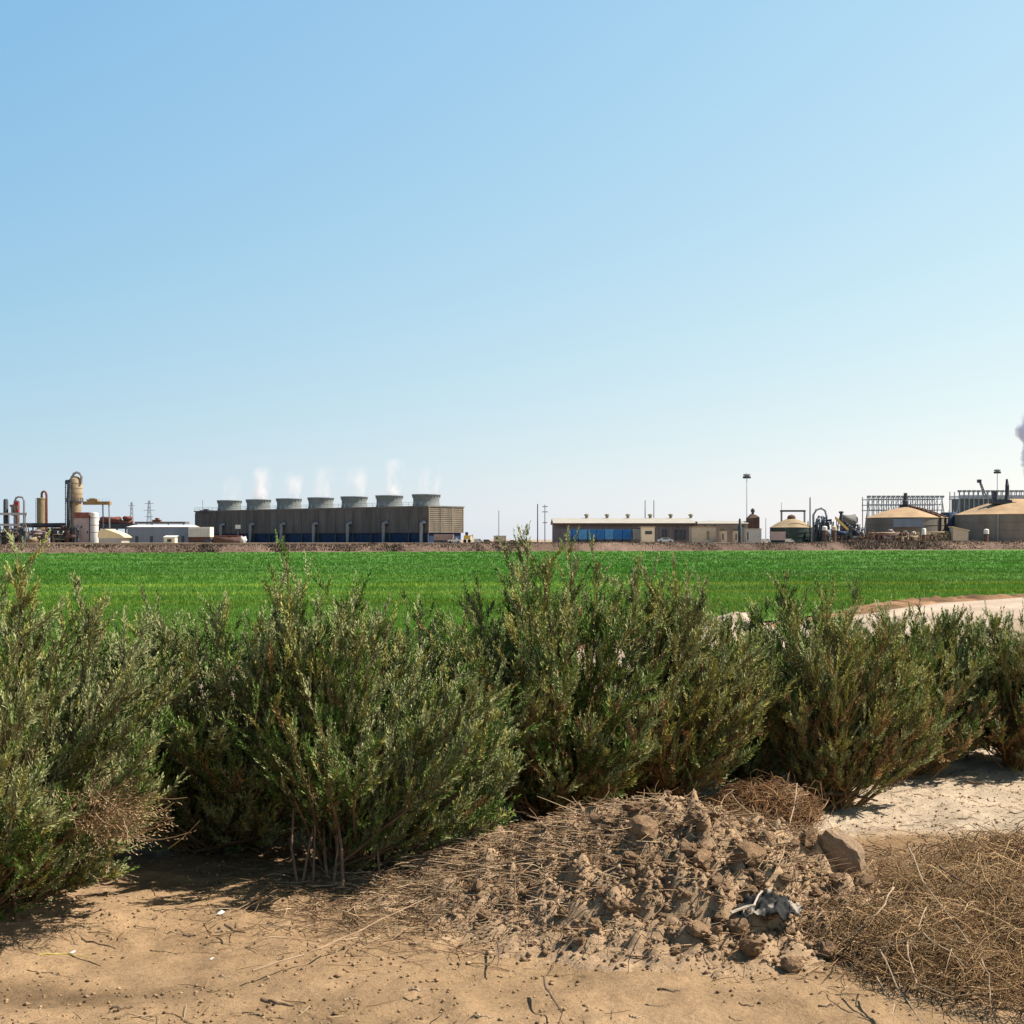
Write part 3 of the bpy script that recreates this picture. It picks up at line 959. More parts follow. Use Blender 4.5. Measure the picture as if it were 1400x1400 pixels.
# ------------------------------------------------------------------ pale heap, road, ridge, field
def blob_heap(name, label, cat, x, y, rx, ry, h, tone, seed):
    n = 60
    u = np.linspace(-1.3, 1.3, n)
    U, W = np.meshgrid(u, u)
    X, Y = x + U * rx, y + W * ry
    Z = h * np.exp(-(U ** 2 + W ** 2) * 1.6) - 0.06 + fbm(X, Y, 2.5, 3, seed) * 0.16
    v = np.stack([X, Y, Z], -1).reshape(-1, 3)
    i = (np.arange(n - 1)[:, None] * n + np.arange(n - 1)[None]).ravel()
    f = np.stack([i, i + 1, i + n + 1, i + n], -1)
    t = np.array(tone) * (1 + 0.4 * fbm(X, Y, 3, 3, seed + 1)).ravel()[:, None]
    o = np_mesh(name, v, f, M_CLOD, loc=(x, y, 0), tone=t, smooth=True)
    return tag(o, label, cat)


blob_heap('soil_heap', 'pale dirt heap glimpsed in the gap left of the vase-shaped shrub', 'soil heap', WX(1008, 25.5), 25.5, 1.1, 1.6, 0.62, (0.46, 0.355, 0.26), 5)


def strip(name, line, w0, w1, zf, material, tonef, nseg=240, ncross=14, wob=0.5, seed=1):
    """a sheet along a polyline, w0 to its left and w1 to its right"""
    P = np.array(line, float)
    seg = np.linalg.norm(np.diff(P, axis=0), axis=1)
    s = np.concatenate([[0], np.cumsum(seg)])
    tt = np.linspace(0, s[-1], nseg)
    cx, cy = np.interp(tt, s, P[:, 0]), np.interp(tt, s, P[:, 1])
    dx, dy = np.gradient(cx), np.gradient(cy)
    l = np.hypot(dx, dy); nx, ny = dy / l, -dx / l
    w = np.linspace(0, 1, ncross)
    e0 = -w0 + wob * fbm(tt, tt * 0 + 3, 0.3, 3, seed); e1 = w1 + wob * fbm(tt, tt * 0 + 9, 0.3, 3, seed + 5)
    off = e0[:, None] * (1 - w) + e1[:, None] * w
    X = cx[:, None] + nx[:, None] * off; Y = cy[:, None] + ny[:, None] * off
    Z = zf(X, Y, off, np.broadcast_to(w, off.shape))
    v = np.stack([X, Y, Z], -1).reshape(-1, 3)
    i = (np.arange(nseg - 1)[:, None] * ncross + np.arange(ncross - 1)[None]).ravel()
    f = np.stack([i, i + ncross, i + ncross + 1, i + 1], -1)
    return np_mesh(name, v, f, material, tone=tonef(X, Y, off).reshape(-1, 3), smooth=True)


EDGE = [(-90, 11.5), (-20, 13.2), (-8, 16.5), (0, 23.6), (4.6, 29.6), (11.5, 41.0), (16.4, 46.0), (60, 92), (140, 185)]     # near edge of the crop
ROADLINE = EDGE


def road_tone(X, Y, off):
    n1 = fbm(X, Y, 0.5, 4, 31)
    rut = np.exp(-((off - 1.7) / 0.3) ** 2) + np.exp(-((off - 3.3) / 0.3) ** 2)
    return np.array([0.40, 0.305, 0.225]) * (1 + 0.45 * n1 + 0.22 * rut - 0.08)[..., None]


o = strip('dirt_road', ROADLINE, -0.7, 4.4, lambda X, Y, o_, w: np.maximum(ground_z(X, Y), 0) * 0 + 0.09 + 0.02 * fbm(X, Y, 0.6, 2, 4) - 0.08 * (np.abs(w - 0.5) * 2) ** 8, M_GROUND, road_tone, seed=12)
tag(o, 'pale dirt road along the edge of the green field', 'road', kind='structure')
o = strip('dirt_ridge', ROADLINE, 0.7, 0.9, lambda X, Y, o_, w: (1 - (np.abs(w - 0.5) * 2) ** 2) * (0.08 + 0.30 * np.abs(fbm(X, Y, 0.5, 2, 44)) + 0.26 * np.abs(fbm(X, Y, 2.2, 3, 46))) * (0.30 + 0.35 * sstep(Y, 34, 42)) * np.where(True, 1, 0) - 0.02,
          M_CLOD, lambda X, Y, off: np.array([0.20, 0.115, 0.062]) * (1 + 1.1 * fbm(X, Y, 1.4, 3, 47))[..., None], nseg=3000, ncross=26, wob=0.25, seed=22)
tag(o, 'low brown ridge of turned earth between the dirt road and the field', 'ridge', kind='structure')

FAR_A, FAR_SL = (0.0, 208.8), 0.392            # far edge of the crop: y = 208.8 + 0.392 x


def far_y(x):
    return FAR_A[1] + FAR_SL * x


# crop sheet
M_FIELD = attr_mat('crop_cover', rough=0.85, spec=0.1, nscale=0.35, nvar=0.18, bumps=((1.6, 0.9, 0.25), (6.0, 0.8, 0.1)))
nx_, ny_ = 260, 220
vv = []
ex = np.array([p[0] for p in EDGE], float); ey = np.array([p[1] for p in EDGE], float)
for j in range(ny_):
    t = (j / (ny_ - 1)) ** 1.7
    for i in range(nx_):
        s = i / (nx_ - 1)
        x = -150 + s * 290
        yn = np.interp(x, ex, ey)
        y = yn + t * (far_y(x) - yn)
        vv.append((x, y, 0))
vv = np.array(vv)
vv[:, 2] = 0.055 + 0.05 * fbm(vv[:, 0], vv[:, 1], 0.4, 3, 3)
i = (np.arange(ny_ - 1)[:, None] * nx_ + np.arange(nx_ - 1)[None]).ravel()
ff = np.stack([i, i + 1, i + nx_ + 1, i + nx_], -1)


def crop_tone(x, y):
    row = y - 0.10 * x
    n1 = fbm(x * 0.35, row, 0.25, 4, 63)
    band = np.exp(-((row - 56) / 1.1) ** 2) + 0.9 * np.exp(-((row - 47.5) / 0.7) ** 2) + 0.6 * np.exp(-((row - 41) / 0.6) ** 2) + 0.5 * np.exp(-((row - 70) / 1.2) ** 2)
    near = 1 - sstep(row, 38, 80)
    c = np.array([0.072, 0.172, 0.024]) * (1 + 0.5 * n1)[..., None]
    c = c * (1 + 0.35 * fbm(x * 0.12, y * 0.12, 1.0, 3, 67)[..., None] * np.array([1.0, 0.3, 1.6])) + np.array([0.105, 0.070, 0.0]) * np.clip(band * 1.0 + near * 0.25, 0, 1.3)[..., None]
    return c


o = np_mesh('field', vv, ff, M_FIELD, tone=crop_tone(vv[:, 0], vv[:, 1]), smooth=True)
tag(o, 'flat field of young green crop', 'field', kind='structure')

# crop blades: too many to count
rng = np.random.default_rng(77)
n = 170000
py_ = 754 + 190 * rng.random(n)
d = H_EYE * FOC / (py_ - HOR)
x = (rng.uniform(-450, 1850, n) - 700) * d / FOC
ok = (d < far_y(x) - 1.0) & (d > np.interp(x, ex, ey) + 0.7)
x, d = x[ok], d[ok]
n = len(x)
kb = 4
bx = np.repeat(x, kb) + rng.normal(0, 0.05, n * kb) * np.repeat(d / 40, kb)
by = np.repeat(d, kb) + rng.normal(0, 0.10, n * kb) * np.repeat(d / 40, kb)
hh = rng.uniform(0.08, 0.15, n * kb) * (0.75 + 0.25 * np.repeat(d, kb) / 60).clip(0.8, 1.3)
ww = 0.012 * np.repeat(d / 26, kb) * rng.uniform(0.7, 1.3, n * kb)
az = rng.random(n * kb) * 6.28
lean = rng.normal(0, 0.35, (n * kb, 2))
sx, sy = np.cos(az) * ww, np.sin(az) * ww
b0 = np.stack([bx - sx, by - sy, np.full_like(bx, 0.03)], -1)
b1 = np.stack([bx + sx, by + sy, np.full_like(bx, 0.03)], -1)
tp = np.stack([bx + lean[:, 0] * hh, by + lean[:, 1] * hh, 0.05 + hh], -1)
v = np.stack([b0, b1, tp], 1).reshape(-1, 3)
tn = crop_tone(bx, by) * rng.uniform(0.8, 1.28, (n * kb, 1)) * np.array([1.12, 1.1, 1.0])
o = np_mesh('crop_blades', v, np.arange(len(v)).reshape(-1, 3), attr_mat('crop_blade', rough=0.6, spec=0.2, transl=0.35), tone=np.repeat(tn, 3, 0))
tag(o, 'young green blades covering the field', 'crop', kind='stuff')

# ------------------------------------------------------------------ bank beyond the field
BANK = [(-260, far_y(-260) + 7), (260, far_y(260) + 7)]


def bank_z(X, Y, off, w):
    ht = 1.02 + 0.0035 * (X + 67)
    ht = np.clip(ht, 0.9, 1.85) * (0.92 + 0.28 * fbm(X, Y, 0.05, 4, 81) + 0.10 * fbm(X, Y, 0.5, 3, 83))
    return ht * sstep(w, 0.0, 0.35) * (1 - sstep(w, 0.7, 1.0)) - 0.03


def bank_tone(X, Y, off):
    n1 = fbm(X, Y, 0.12, 4, 85); n2 = fbm(X, Y, 0.8, 3, 86)
    return np.array([0.15, 0.100, 0.075]) * (1 + 0.5 * n1 + 0.5 * n2)[..., None]


o = strip('earth_bank', BANK[::-1], 7.0, 6.0, bank_z, M_CLOD, bank_tone, nseg=1400, ncross=22, wob=0.6, seed=31)
tag(o, 'low brown earth bank at the far side of the field', 'bank', kind='structure')


def bank_weeds():
    rng = np.random.default_rng(91)
    n = 100000
    x = rng.uniform(-100, 120, n)
    off = rng.uniform(-6.3, 3.0, n)
    y = far_y(x) + 7 + off
    clump = fbm(x, y, 0.12, 3, 95)
    ok = (clump > -0.26) | (rng.random(n) < 0.9)
    x, y, off, clump = x[ok], y[ok], off[ok], clump[ok]
    n = len(x)
    w = (7.0 + off) / 13.0
    z = np.maximum(bank_z(x, y, off, np.clip(w, 0, 1)) - 0.04, 0)
    crest = sstep(w, 0.2, 0.36)
    h = rng.uniform(0.15, 0.45, n) * (0.8 + 1.9 * np.clip(clump, 0, 0.5)) * (1 - 0.45 * crest)
    az = rng.random(n) * 6.28
    ww = rng.uniform(0.05, 0.20, n)
    P = np.stack([x, y, z], -1)
    s = np.stack([np.cos(az) * ww, np.sin(az) * ww, 0 * ww], -1)
    t = np.stack([rng.normal(0, 0.35, n) * h, rng.normal(0, 0.35, n) * h, h], -1)
    v = np.stack([P - s, P + s, P + t], 1).reshape(-1, 3)
    pal = np.array([(0.21, 0.145, 0.10), (0.135, 0.092, 0.070), (0.29, 0.205, 0.135), (0.075, 0.055, 0.042), (0.17, 0.115, 0.09)])
    big = np.clip(((clump + 0.35) * 6).astype(int), 0, 4)
    pick = np.where(rng.random(n) < 0.5, rng.integers(0, 5, n), big)
    tn = pal[pick] * rng.uniform(0.7, 1.3, (n, 1))
    o = np_mesh('dry_weeds', v, np.arange(len(v)).reshape(-1, 3), M_DRY, tone=np.repeat(tn, 3, 0))
    tag(o, 'dry brown weeds growing along the far earth bank', 'weeds', kind='stuff')


bank_weeds()
# ------------------------------------------------------------------ the plant beyond the bank
CON = mat('weathered_wood_cladding', (0.112, 0.104, 0.095), rough=0.9, var=0.28, scale=0.35, stretch=(1, 1, 0.25))
CON_END = mat('louvre_cladding', (0.20, 0.165, 0.125), rough=0.9, var=0.30, scale=0.5, stretch=(1, 1, 0.4))
VOID = mat('louvre_shade', (0.016, 0.034, 0.078), rough=0.8, var=0.4, scale=0.8)  # bluish shade of the inlet band put into the colour
STACKM = mat('fan_stack_shell', (0.185, 0.195, 0.185), rough=0.7, var=0.14, scale=0.8)
PIPEG = mat('grey_pipe', (0.25, 0.25, 0.255), rough=0.55, var=0.15, scale=1.2)
STEEL = mat('galvanised_steel', (0.24, 0.26, 0.28), rough=0.6, var=0.2, scale=1.5)
DARKST = mat('dark_steel', (0.060, 0.065, 0.075), rough=0.7, var=0.35, scale=1.0)
BLUEST = mat('navy_steel', (0.035, 0.055, 0.095), rough=0.6, var=0.3, scale=1.0)
RUST = mat('rusty_red_steel', (0.20, 0.075, 0.055), rough=0.85, var=0.35, scale=1.0)
RUSTB = mat('rusty_brown_steel', (0.105, 0.060, 0.045), rough=0.9, var=0.35, scale=1.0)
TANV = mat('tan_insulation', (0.34, 0.245, 0.150), rough=0.8, var=0.22, scale=0.9)
OLIVEV = mat('olive_insulation', (0.24, 0.185, 0.105), rough=0.8, var=0.22, scale=0.9)
CREAM = mat('cream_paint', (0.48, 0.385, 0.28), rough=0.7, var=0.12, scale=0.9)
YELL = mat('yellow_cream_sheet', (0.70, 0.56, 0.32), rough=0.7, var=0.1, scale=0.6)
WHITE = mat('white_paint', (0.60, 0.57, 0.52), rough=0.6, var=0.1, scale=0.9)
PINK = mat('pinkish_render', (0.36, 0.27, 0.255), rough=0.9, var=0.16, scale=0.5)
GREYW = mat('blue_grey_siding', (0.20, 0.225, 0.27), rough=0.75, var=0.12, scale=0.4, stretch=(1, 1, 0.2))
BLUE = mat('blue_container_paint', (0.03, 0.165, 0.42), rough=0.5, var=0.2, scale=0.8)
BLUE2 = mat('light_blue_container_paint', (0.09, 0.29, 0.54), rough=0.5, var=0.2, scale=0.8)
GLASSD = mat('dark_window_glass', (0.03, 0.035, 0.045), rough=0.15, var=0.1, spec=0.5)
WALLM = mat('mauve_grey_siding', (0.165, 0.142, 0.140), rough=0.85, var=0.14, scale=0.3, stretch=(1, 1, 0.2))
ROOFM = mat('pale_metal_roof', (0.36, 0.32, 0.265), rough=0.7, var=0.1, scale=0.4)
TANKW = mat('tan_tank_shell', (0.205, 0.175, 0.140), rough=0.8, var=0.2, scale=0.3, stretch=(1, 1, 0.3))
TANKR = mat('tan_tank_roof', (0.40, 0.26, 0.145), rough=0.8, var=0.2, scale=0.25)
GREEND = mat('dark_green_shell', (0.050, 0.070, 0.060), rough=0.8, var=0.25, scale=0.5)
TYRE = mat('tyre_rubber', (0.02, 0.02, 0.02), rough=0.9, var=0.2)


def V3(px, py, d):
    return Vector((WX(px, d), d, WZ(py, d)))


def pbox(mb, x0, x1, y0, y1, d, depth, ground=False):
    """box whose front face spans the photo rectangle at distance d, going back depth"""
    z0 = 0.0 if ground else WZ(y1, d)
    return mb.box(WX(x0, d), WX(x1, d), d, d + depth, z0, WZ(y0, d))


# ---- cooling tower with seven fan stacks
CA, CB = Vector((-22.7, 380, 0)), Vector((-101.8, 452, 0))       # near right corner, far left corner
LONG = (CB - CA).length
ul = (CB - CA).normalized()                                     # along the long wall
ud = Vector((-ul.y * -1, 0, 0)); ud = Vector((0.673, 0.738, 0)).normalized(); ud = (ud - ul * ud.dot(ul)).normalized()
ang = math.atan2(ul.y, ul.x)
CT_H, CT_W = 10.6, 13.5
ct = thing('cooling_tower', 'long weathered cooling tower with a row of seven round fan stacks on its roof', 'cooling tower', CA)


def ctbox(mb, s0, s1, w0, w1, z0, z1):
    pts = []
    for z in (z0, z1):
        for (s, w_) in ((s0, w0), (s1, w0), (s1, w1), (s0, w1)):
            p = CA + ul * s + ud * w_
            pts.append((p.x, p.y, z))
    mb.poly(pts, [(0, 1, 2, 3), (7, 6, 5, 4), (1, 0, 4, 5), (2, 1, 5, 6), (3, 2, 6, 7), (0, 3, 7, 4)])


mb = MB(); ctbox(mb, 0, LONG, 0.0, CT_W, 3.6, CT_H)
for k in range(0, 29):
    s = LONG * k / 28
    ctbox(mb, max(0, s - 0.10), min(LONG, s + 0.10), -0.13, -0.003, 3.6, CT_H - 0.5)
for z in (5.6, 7.8, 9.4):
    ctbox(mb, 0.12, LONG - 0.12, -0.07, -0.002, z, z + 0.12)
mb.build('cladding', CON, ct)
mb = MB()
for k in range(13):
    z = 3.7 + k * 0.52
    ctbox(mb, -0.22, -0.003, 0.1, CT_W - 0.1, z, z + 0.34)
for w_ in (0.0, 4.5, 9.0, CT_W - 0.3):
    ctbox(mb, -0.32, -0.225, w_, w_ + 0.3, 3.6, CT_H)
mb.build('end_louvres', CON_END, ct)
mb = MB(); ctbox(mb, 0.3, LONG - 0.3, 0.5, CT_W - 0.5, 0, 3.598); mb.build('air_inlet', VOID, ct)
mb = MB()
for k in range(15):
    s = LONG * k / 14
    ctbox(mb, max(0, s - 0.2), min(LONG, s + 0.2), -0.02, 0.3, 0, 3.597)
mb.build('inlet_posts', DARKST, ct)
mb = MB(); ctbox(mb, -0.4, LONG + 0.3, -0.35, CT_W + 0.3, CT_H + 0.003, CT_H + 0.35)
mb.build('roof_deck', mat('deck_boards', (0.15, 0.14, 0.125), var=0.25, scale=0.5), ct)
mb = MB()
for k in range(45):
    s = LONG * k / 44
    p = CA + ul * s + ud * (-0.25)
    mb.tube([(p.x, p.y, CT_H + 0.35), (p.x, p.y, CT_H + 1.35)], 0.045, 4)
for z in (0.85, 1.35):
    a = CA + ud * -0.25; b = CB + ud * -0.25
    mb.tube([(a.x, a.y, CT_H + z), (b.x, b.y, CT_H + z)], 0.04, 4)
mb.build('handrail', STEEL, ct)
STACKS = []
for k in range(7):
    s = 7.6 + k * 15.05
    p = CA + ul * s + ud * (CT_W / 2)
    mb = MB()
    z0 = CT_H + 0.36
    prof = [(3.85, z0), (3.68, z0 + 0.7), (3.62, z0 + 1.4), (3.66, z0 + 2.1), (3.80, z0 + 3.0), (3.92, z0 + 3.05), (3.95, z0 + 3.35), (3.55, z0 + 3.35), (3.5, z0 + 2.0), (3.5, z0 + 0.4)]
    mb.lathe(p.x, p.y, prof, 48, cap=False)
    st = mb.build('fan_stack', STACKM, ct)
    mb = MB()
    mb.lathe(p.x, p.y, [(3.97, z0 + 3.06), (4.06, z0 + 3.1), (4.06, z0 + 3.3), (3.97, z0 + 3.34)], 48, cap=False)
    for j in range(24):
        th = j * math.pi / 12
        mb.box(-0.06, 0.06, -0.05, 0.05, z0 + 2.4, z0 + 3.05, rot=th, at=(p.x + 3.86 * math.cos(th), p.y + 3.86 * math.sin(th)))
    rim = mb.build('rim', STEEL, None, (0, 0, 0))
    rim.parent = st
    rim.location = -Vector(ct.location)
    STACKS.append((p, z0 + 3.35))
for k in range(7):
    s = 1.6 + k * 15.05
    p = CA + ul * s + ud * (-1.0)
    q = CA + ul * (s - 0.9) + ud * (-0.05)
    MB().tube([(p.x, p.y, 0), (p.x, p.y, 5.6), (p.x, p.y, 6.1), tuple(p * 0.6 + q * 0.4 + Vector((0, 0, 6.5))), (q.x, q.y, 6.6)], 0.52, 10).build('riser_pipe', PIPEG, ct)
for k in range(7):
    s = 5.0 + k * 15.05
    mb = MB(); ctbox(mb, s - 4.2, s - 2.0, -0.45, -0.131, 5.5, 6.9); mb.build('hatch_shadow', DARKST, ct)  # dark boxes stand in for the shadows at the hatches
mb = MB(); pbox(mb, 273, 290, 697.5, 701, 447, 3); pbox(mb, 278, 283, 696, 697.45, 447, 3)
mb.build('motor_housing', DARKST, ct)
tag(MB().tube([V3(277, 742, 455), V3(277, 684, 455)], 0.09, 5).build('pole', STEEL, None, V3(277, 745, 455)), 'thin mast at the far left end of the cooling tower', 'mast')

# ---- steam
def steam(label, p, z, r0, r1, h, dens, seed, lean=(0, 0), color=(1, 1, 1), cut=0.42):
    mb = MB()
    prof, n = [], 20
    base = len(mb.v)
    rings = 10
    for i in range(rings + 1):
        t = i / rings
        r = (r0 + (r1 - r0) * t) * (1 - 0.6 * max(0, t - 0.75) / 0.25)
        cx, cy = p.x + lean[0] * t * h, p.y + lean[1] * t * h
        for k in range(n):
            th = 2 * math.pi * k / n
            mb.v.append((cx + r * math.cos(th), cy + r * math.sin(th), z + h * t))
    for i in range(rings):
        for k in range(n):
            k2 = (k + 1) % n
            mb.f.append([base + i * n + k, base + i * n + k2, base + (i + 1) * n + k2, base + (i + 1) * n + k]); mb.sm.append(True)
    mb.f.append([base + k for k in range(n)][::-1]); mb.sm.append(False)
    mb.f.append([base + rings * n + k for k in range(n)]); mb.sm.append(False)
    m = bpy.data.materials.new('steam')
    N, L = nodes_of(m)
    N.remove(N['Principled BSDF'])
    pv = N.new('ShaderNodeVolumePrincipled')
    pv.inputs['Color'].default_value = (*color, 1)
    pv.inputs['Anisotropy'].default_value = 0.0
    tc = N.new('ShaderNodeTexCoord')
    mp = N.new('ShaderNodeMapping')
    mp.inputs['Location'].default_value = (seed * 3.7, seed * 1.3, seed * 2.1)
    mp.inputs['Scale'].default_value = (1, 1, 0.55)
    L.new(tc.outputs['Object'], mp.inputs['Vector'])
    nz = N.new('ShaderNodeTexNoise')
    nz.inputs['Scale'].default_value = 0.75 / r0
    nz.inputs['Detail'].default_value = 4
    L.new(mp.outputs['Vector'], nz.inputs['Vector'])
    mr = N.new('ShaderNodeMapRange')
    mr.inputs['From Min'].default_value = cut
    mr.inputs['From Max'].default_value = cut + 0.25
    L.new(nz.outputs['Fac'], mr.inputs['Value'])
    sp = N.new('ShaderNodeSeparateXYZ')
    L.new(tc.outputs['Generated'], sp.inputs['Vector'])
    # soft falloff towards the sides and the top
    ce = N.new('ShaderNodeVectorMath'); ce.operation = 'SUBTRACT'; ce.inputs[1].default_value = (0.5, 0.5, 0)
    L.new(tc.outputs['Generated'], ce.inputs[0])
    fl = N.new('ShaderNodeVectorMath'); fl.operation = 'MULTIPLY'; fl.inputs[1].default_value = (1, 1, 0)
    L.new(ce.outputs['Vector'], fl.inputs[0])
    ln = N.new('ShaderNodeVectorMath'); ln.operation = 'LENGTH'
    L.new(fl.outputs['Vector'], ln.inputs[0])
    r_ = N.new('ShaderNodeMapRange'); r_.inputs['From Min'].default_value = 0.46; r_.inputs['From Max'].default_value = 0.12
    L.new(ln.outputs['Value'], r_.inputs['Value'])
    zt = N.new('ShaderNodeMapRange'); zt.inputs['From Min'].default_value = 1.0; zt.inputs['From Max'].default_value = 0.1
    L.new(sp.outputs['Z'], zt.inputs['Value'])
    m1 = N.new('ShaderNodeMath'); m1.operation = 'MULTIPLY'; L.new(mr.outputs['Result'], m1.inputs[0]); L.new(r_.outputs['Result'], m1.inputs[1])
    m2 = N.new('ShaderNodeMath'); m2.operation = 'MULTIPLY'; L.new(m1.outputs['Value'], m2.inputs[0]); L.new(zt.outputs['Result'], m2.inputs[1])
    m3 = N.new('ShaderNodeMath'); m3.operation = 'MULTIPLY'; L.new(m2.outputs['Value'], m3.inputs[0]); m3.inputs[1].default_value = dens
    L.new(m3.outputs['Value'], pv.inputs['Density'])
    L.new(pv.outputs['Volume'], N['Material Output'].inputs['Volume'])
    o = mb.build('steam_plume', m, None, (p.x, p.y, z))
    return tag(o, label, 'steam')


ORD = ['first', 'second', 'third', 'middle', 'fifth', 'sixth', 'rightmost']
for k, (p, z) in enumerate(STACKS):
    nm = ORD[6 - k]
    hgt = (7.5, 9.5, 8.0, 8.5, 7.5, 9.5, 7.0)[k]
    steam(f'faint white wisp of steam above the {nm} fan stack from the left' if nm not in ('middle', 'rightmost') else f'faint white wisp of steam above the {nm} fan stack of the cooling tower',
          p, z + 0.2, 3.0, 4.6, hgt * 1.15, (0.05, 0.085, 0.07, 0.06, 0.085, 0.085, 0.04)[k] * 6.0, k + 1, lean=(0.18, 0), color=(1, 0.935, 0.93))
def billow(label, px, d, prof, seed):
    mb = MB()
    n = 40
    rows = []
    for (py, rp) in prof:
        rows.append((WZ(py, d), rp * d / FOC))
    zs = np.linspace(rows[0][0], rows[-1][0], 60)
    rs = np.interp(zs, [a for a, b in rows], [b for a, b in rows])
    cx = WX(px, d)
    for i, (z, r) in enumerate(zip(zs, rs)):
        for k in range(n):
            th = 2 * math.pi * k / n
            e = 1 + 0.55 * float(fbm(np.float64(3 * math.cos(th) + seed), np.float64(z * 0.22 + 2 * math.sin(th)), 1.0, 4, seed))
            mb.v.append((cx + r * e * math.cos(th), d + r * e * math.sin(th), z))
    for i in range(59):
        for k in range(n):
            k2 = (k + 1) % n
            mb.f.append([i * n + k, i * n + k2, (i + 1) * n + k2, (i + 1) * n + k]); mb.sm.append(True)
    mb.f.append(list(range(n))[::-1]); mb.sm.append(False)
    mb.f.append([59 * n + k for k in range(n)]); mb.sm.append(False)
    m = bpy.data.materials.new('dense_steam')
    N, L = nodes_of(m)
    N.remove(N['Principled BSDF'])
    pv = N.new('ShaderNodeVolumePrincipled')
    pv.inputs['Color'].default_value = (0.86, 0.85, 0.94, 1)
    tc = N.new('ShaderNodeTexCoord')
    nz = N.new('ShaderNodeTexNoise')
    nz.inputs['Scale'].default_value = 0.35
    nz.inputs['Detail'].default_value = 4
    L.new(tc.outputs['Object'], nz.inputs['Vector'])
    mr = N.new('ShaderNodeMapRange')
    mr.inputs['From Min'].default_value = 0.38
    mr.inputs['From Max'].default_value = 0.6
    mr.inputs['To Max'].default_value = 0.6
    L.new(nz.outputs['Fac'], mr.inputs['Value'])
    L.new(mr.outputs['Result'], pv.inputs['Density'])
    L.new(pv.outputs['Volume'], N['Material Output'].inputs['Volume'])
    o = mb.build('steam_plume', m, None, (cx, d, rows[0][0]))
    return tag(o, label, 'steam')


billow('thick lavender grey cloud of steam rising at the right edge of the photo', 1419, 440,
       [(672, 12), (650, 19), (632, 22), (615, 21), (604, 22), (594, 30), (585, 31), (574, 25), (562, 18), (548, 10), (540, 3)], 21)

# ---- poles and masts
def pole(label, px, y0, d, r=0.12, arms=(), name='utility_pole', m=None, group=None):
    mb = MB()
    top = WZ(y0, d)
    x = WX(px, d)
    mb.tube([(x, d, 0), (x, d, top)], [r * 1.2, r * 0.8], 6)
    for (dz, hw) in arms:
        mb.box(x - hw, x + hw, d - r * 2 - 0.12, d - r * 2, top - dz - 0.12, top - dz + 0.12)
    return tag(mb.build(name, m or DARKST, None, (x, d, 0)), label, 'pole', group)


pole('thin pole standing alone between the cooling tower and the two close poles', 682, 698, 430, 0.13, m=STEEL)
pole('left one of the two close poles in the gap right of the cooling tower', 735, 689, 420, 0.17, m=DARKST)
pole('right one of the two close poles, with short crossarms, near the long building', 745, 690, 430, 0.16, [(0.6, 0.8), (2.2, 0.9), (5.5, 0.7)], m=STEEL)
pole('left pole of the pair behind the roof of the long building', 882, 684, 450, 0.17, m=STEEL)
pole('right pole of the pair behind the roof of the long building', 894, 684, 450, 0.17, m=STEEL)
pole('dark pole right of the small cone roofed tank', 1107.5, 680, 400, 0.20, m=DARKST)
pole('short thin pole far right of the big rusty hopper', 1047, 708, 420, 0.10, m=STEEL)


def lattice_mast(label, px, y0, d, w=1.1, arms=()):
    mb = MB()
    x, top = WX(px, d), WZ(y0, d)
    n = 9
    for sx in (-1, 1):
        for sy in (-1, 1):
            mb.tube([(x + sx * w, d + sy * w, 0), (x + sx * w * 0.25, d + sy * w * 0.25, top)], 0.06, 4)
    for i in range(n):
        z0, z1 = top * i / n, top * (i + 1) / n
        a, b = w * (1 - 0.75 * i / n), w * (1 - 0.75 * (i + 1) / n)
        for sy in (-1, 1):
            mb.tube([(x - a, d + sy * a, z0), (x + b, d + sy * b, z1)], 0.04, 4)
            mb.tube([(x + a, d + sy * a, z0), (x - b, d + sy * b, z1)], 0.04, 4)
            mb.tube([(x + sy * a, d - a, z0), (x + sy * b, d + b, z1)], 0.04, 4)
    for (dz, hw) in arms:
        mb.box(x - hw, x + hw, d - 0.08, d + 0.08, top - dz, top - dz + 0.15)
    return tag(mb.build('lattice_mast', STEEL, None, (x, d, 0)), label, 'mast')


lattice_mast('thin lattice mast left of the taller one, behind the grey building', 180, 686, 520, 0.9, [(1.5, 1.2)])
lattice_mast('taller lattice mast with crossarms behind the long grey building', 204, 684, 500, 1.1, [(1.2, 1.6), (3.6, 2.0), (5.8, 1.5)])


def light_mast(label, px, y0, y1, d):
    x, top = WX(px, d), WZ(y0, d)
    t = thing('light_mast', label, 'light mast', (x, d, 0))
    MB().tube([(x, d, 0), (x, d, top)], [0.22, 0.12], 8).build('mast', mat('pale_mast', (0.62, 0.64, 0.66), var=0.05), t)
    MB().lathe(x, d, [(0.3, top - 0.9), (1.0, top - 0.75), (1.1, top - 0.35), (0.2, top)], 16).build('lamp_ring', STEEL, t)
    for k in range(6):
        th = k * math.pi / 3
        MB().box(-0.3, 0.3, -0.18, 0.18, top - 1.5, top - 0.92, rot=th, at=(x + 0.85 * math.cos(th), d + 0.85 * math.sin(th))).build('floodlight', DARKST, t)


light_mast('tall pale floodlight mast standing left of the rusty hopper', 1021, 647, 740, 410)
light_mast('floodlight mast behind the big tank at the right edge', 1363.5, 641, 700, 460)

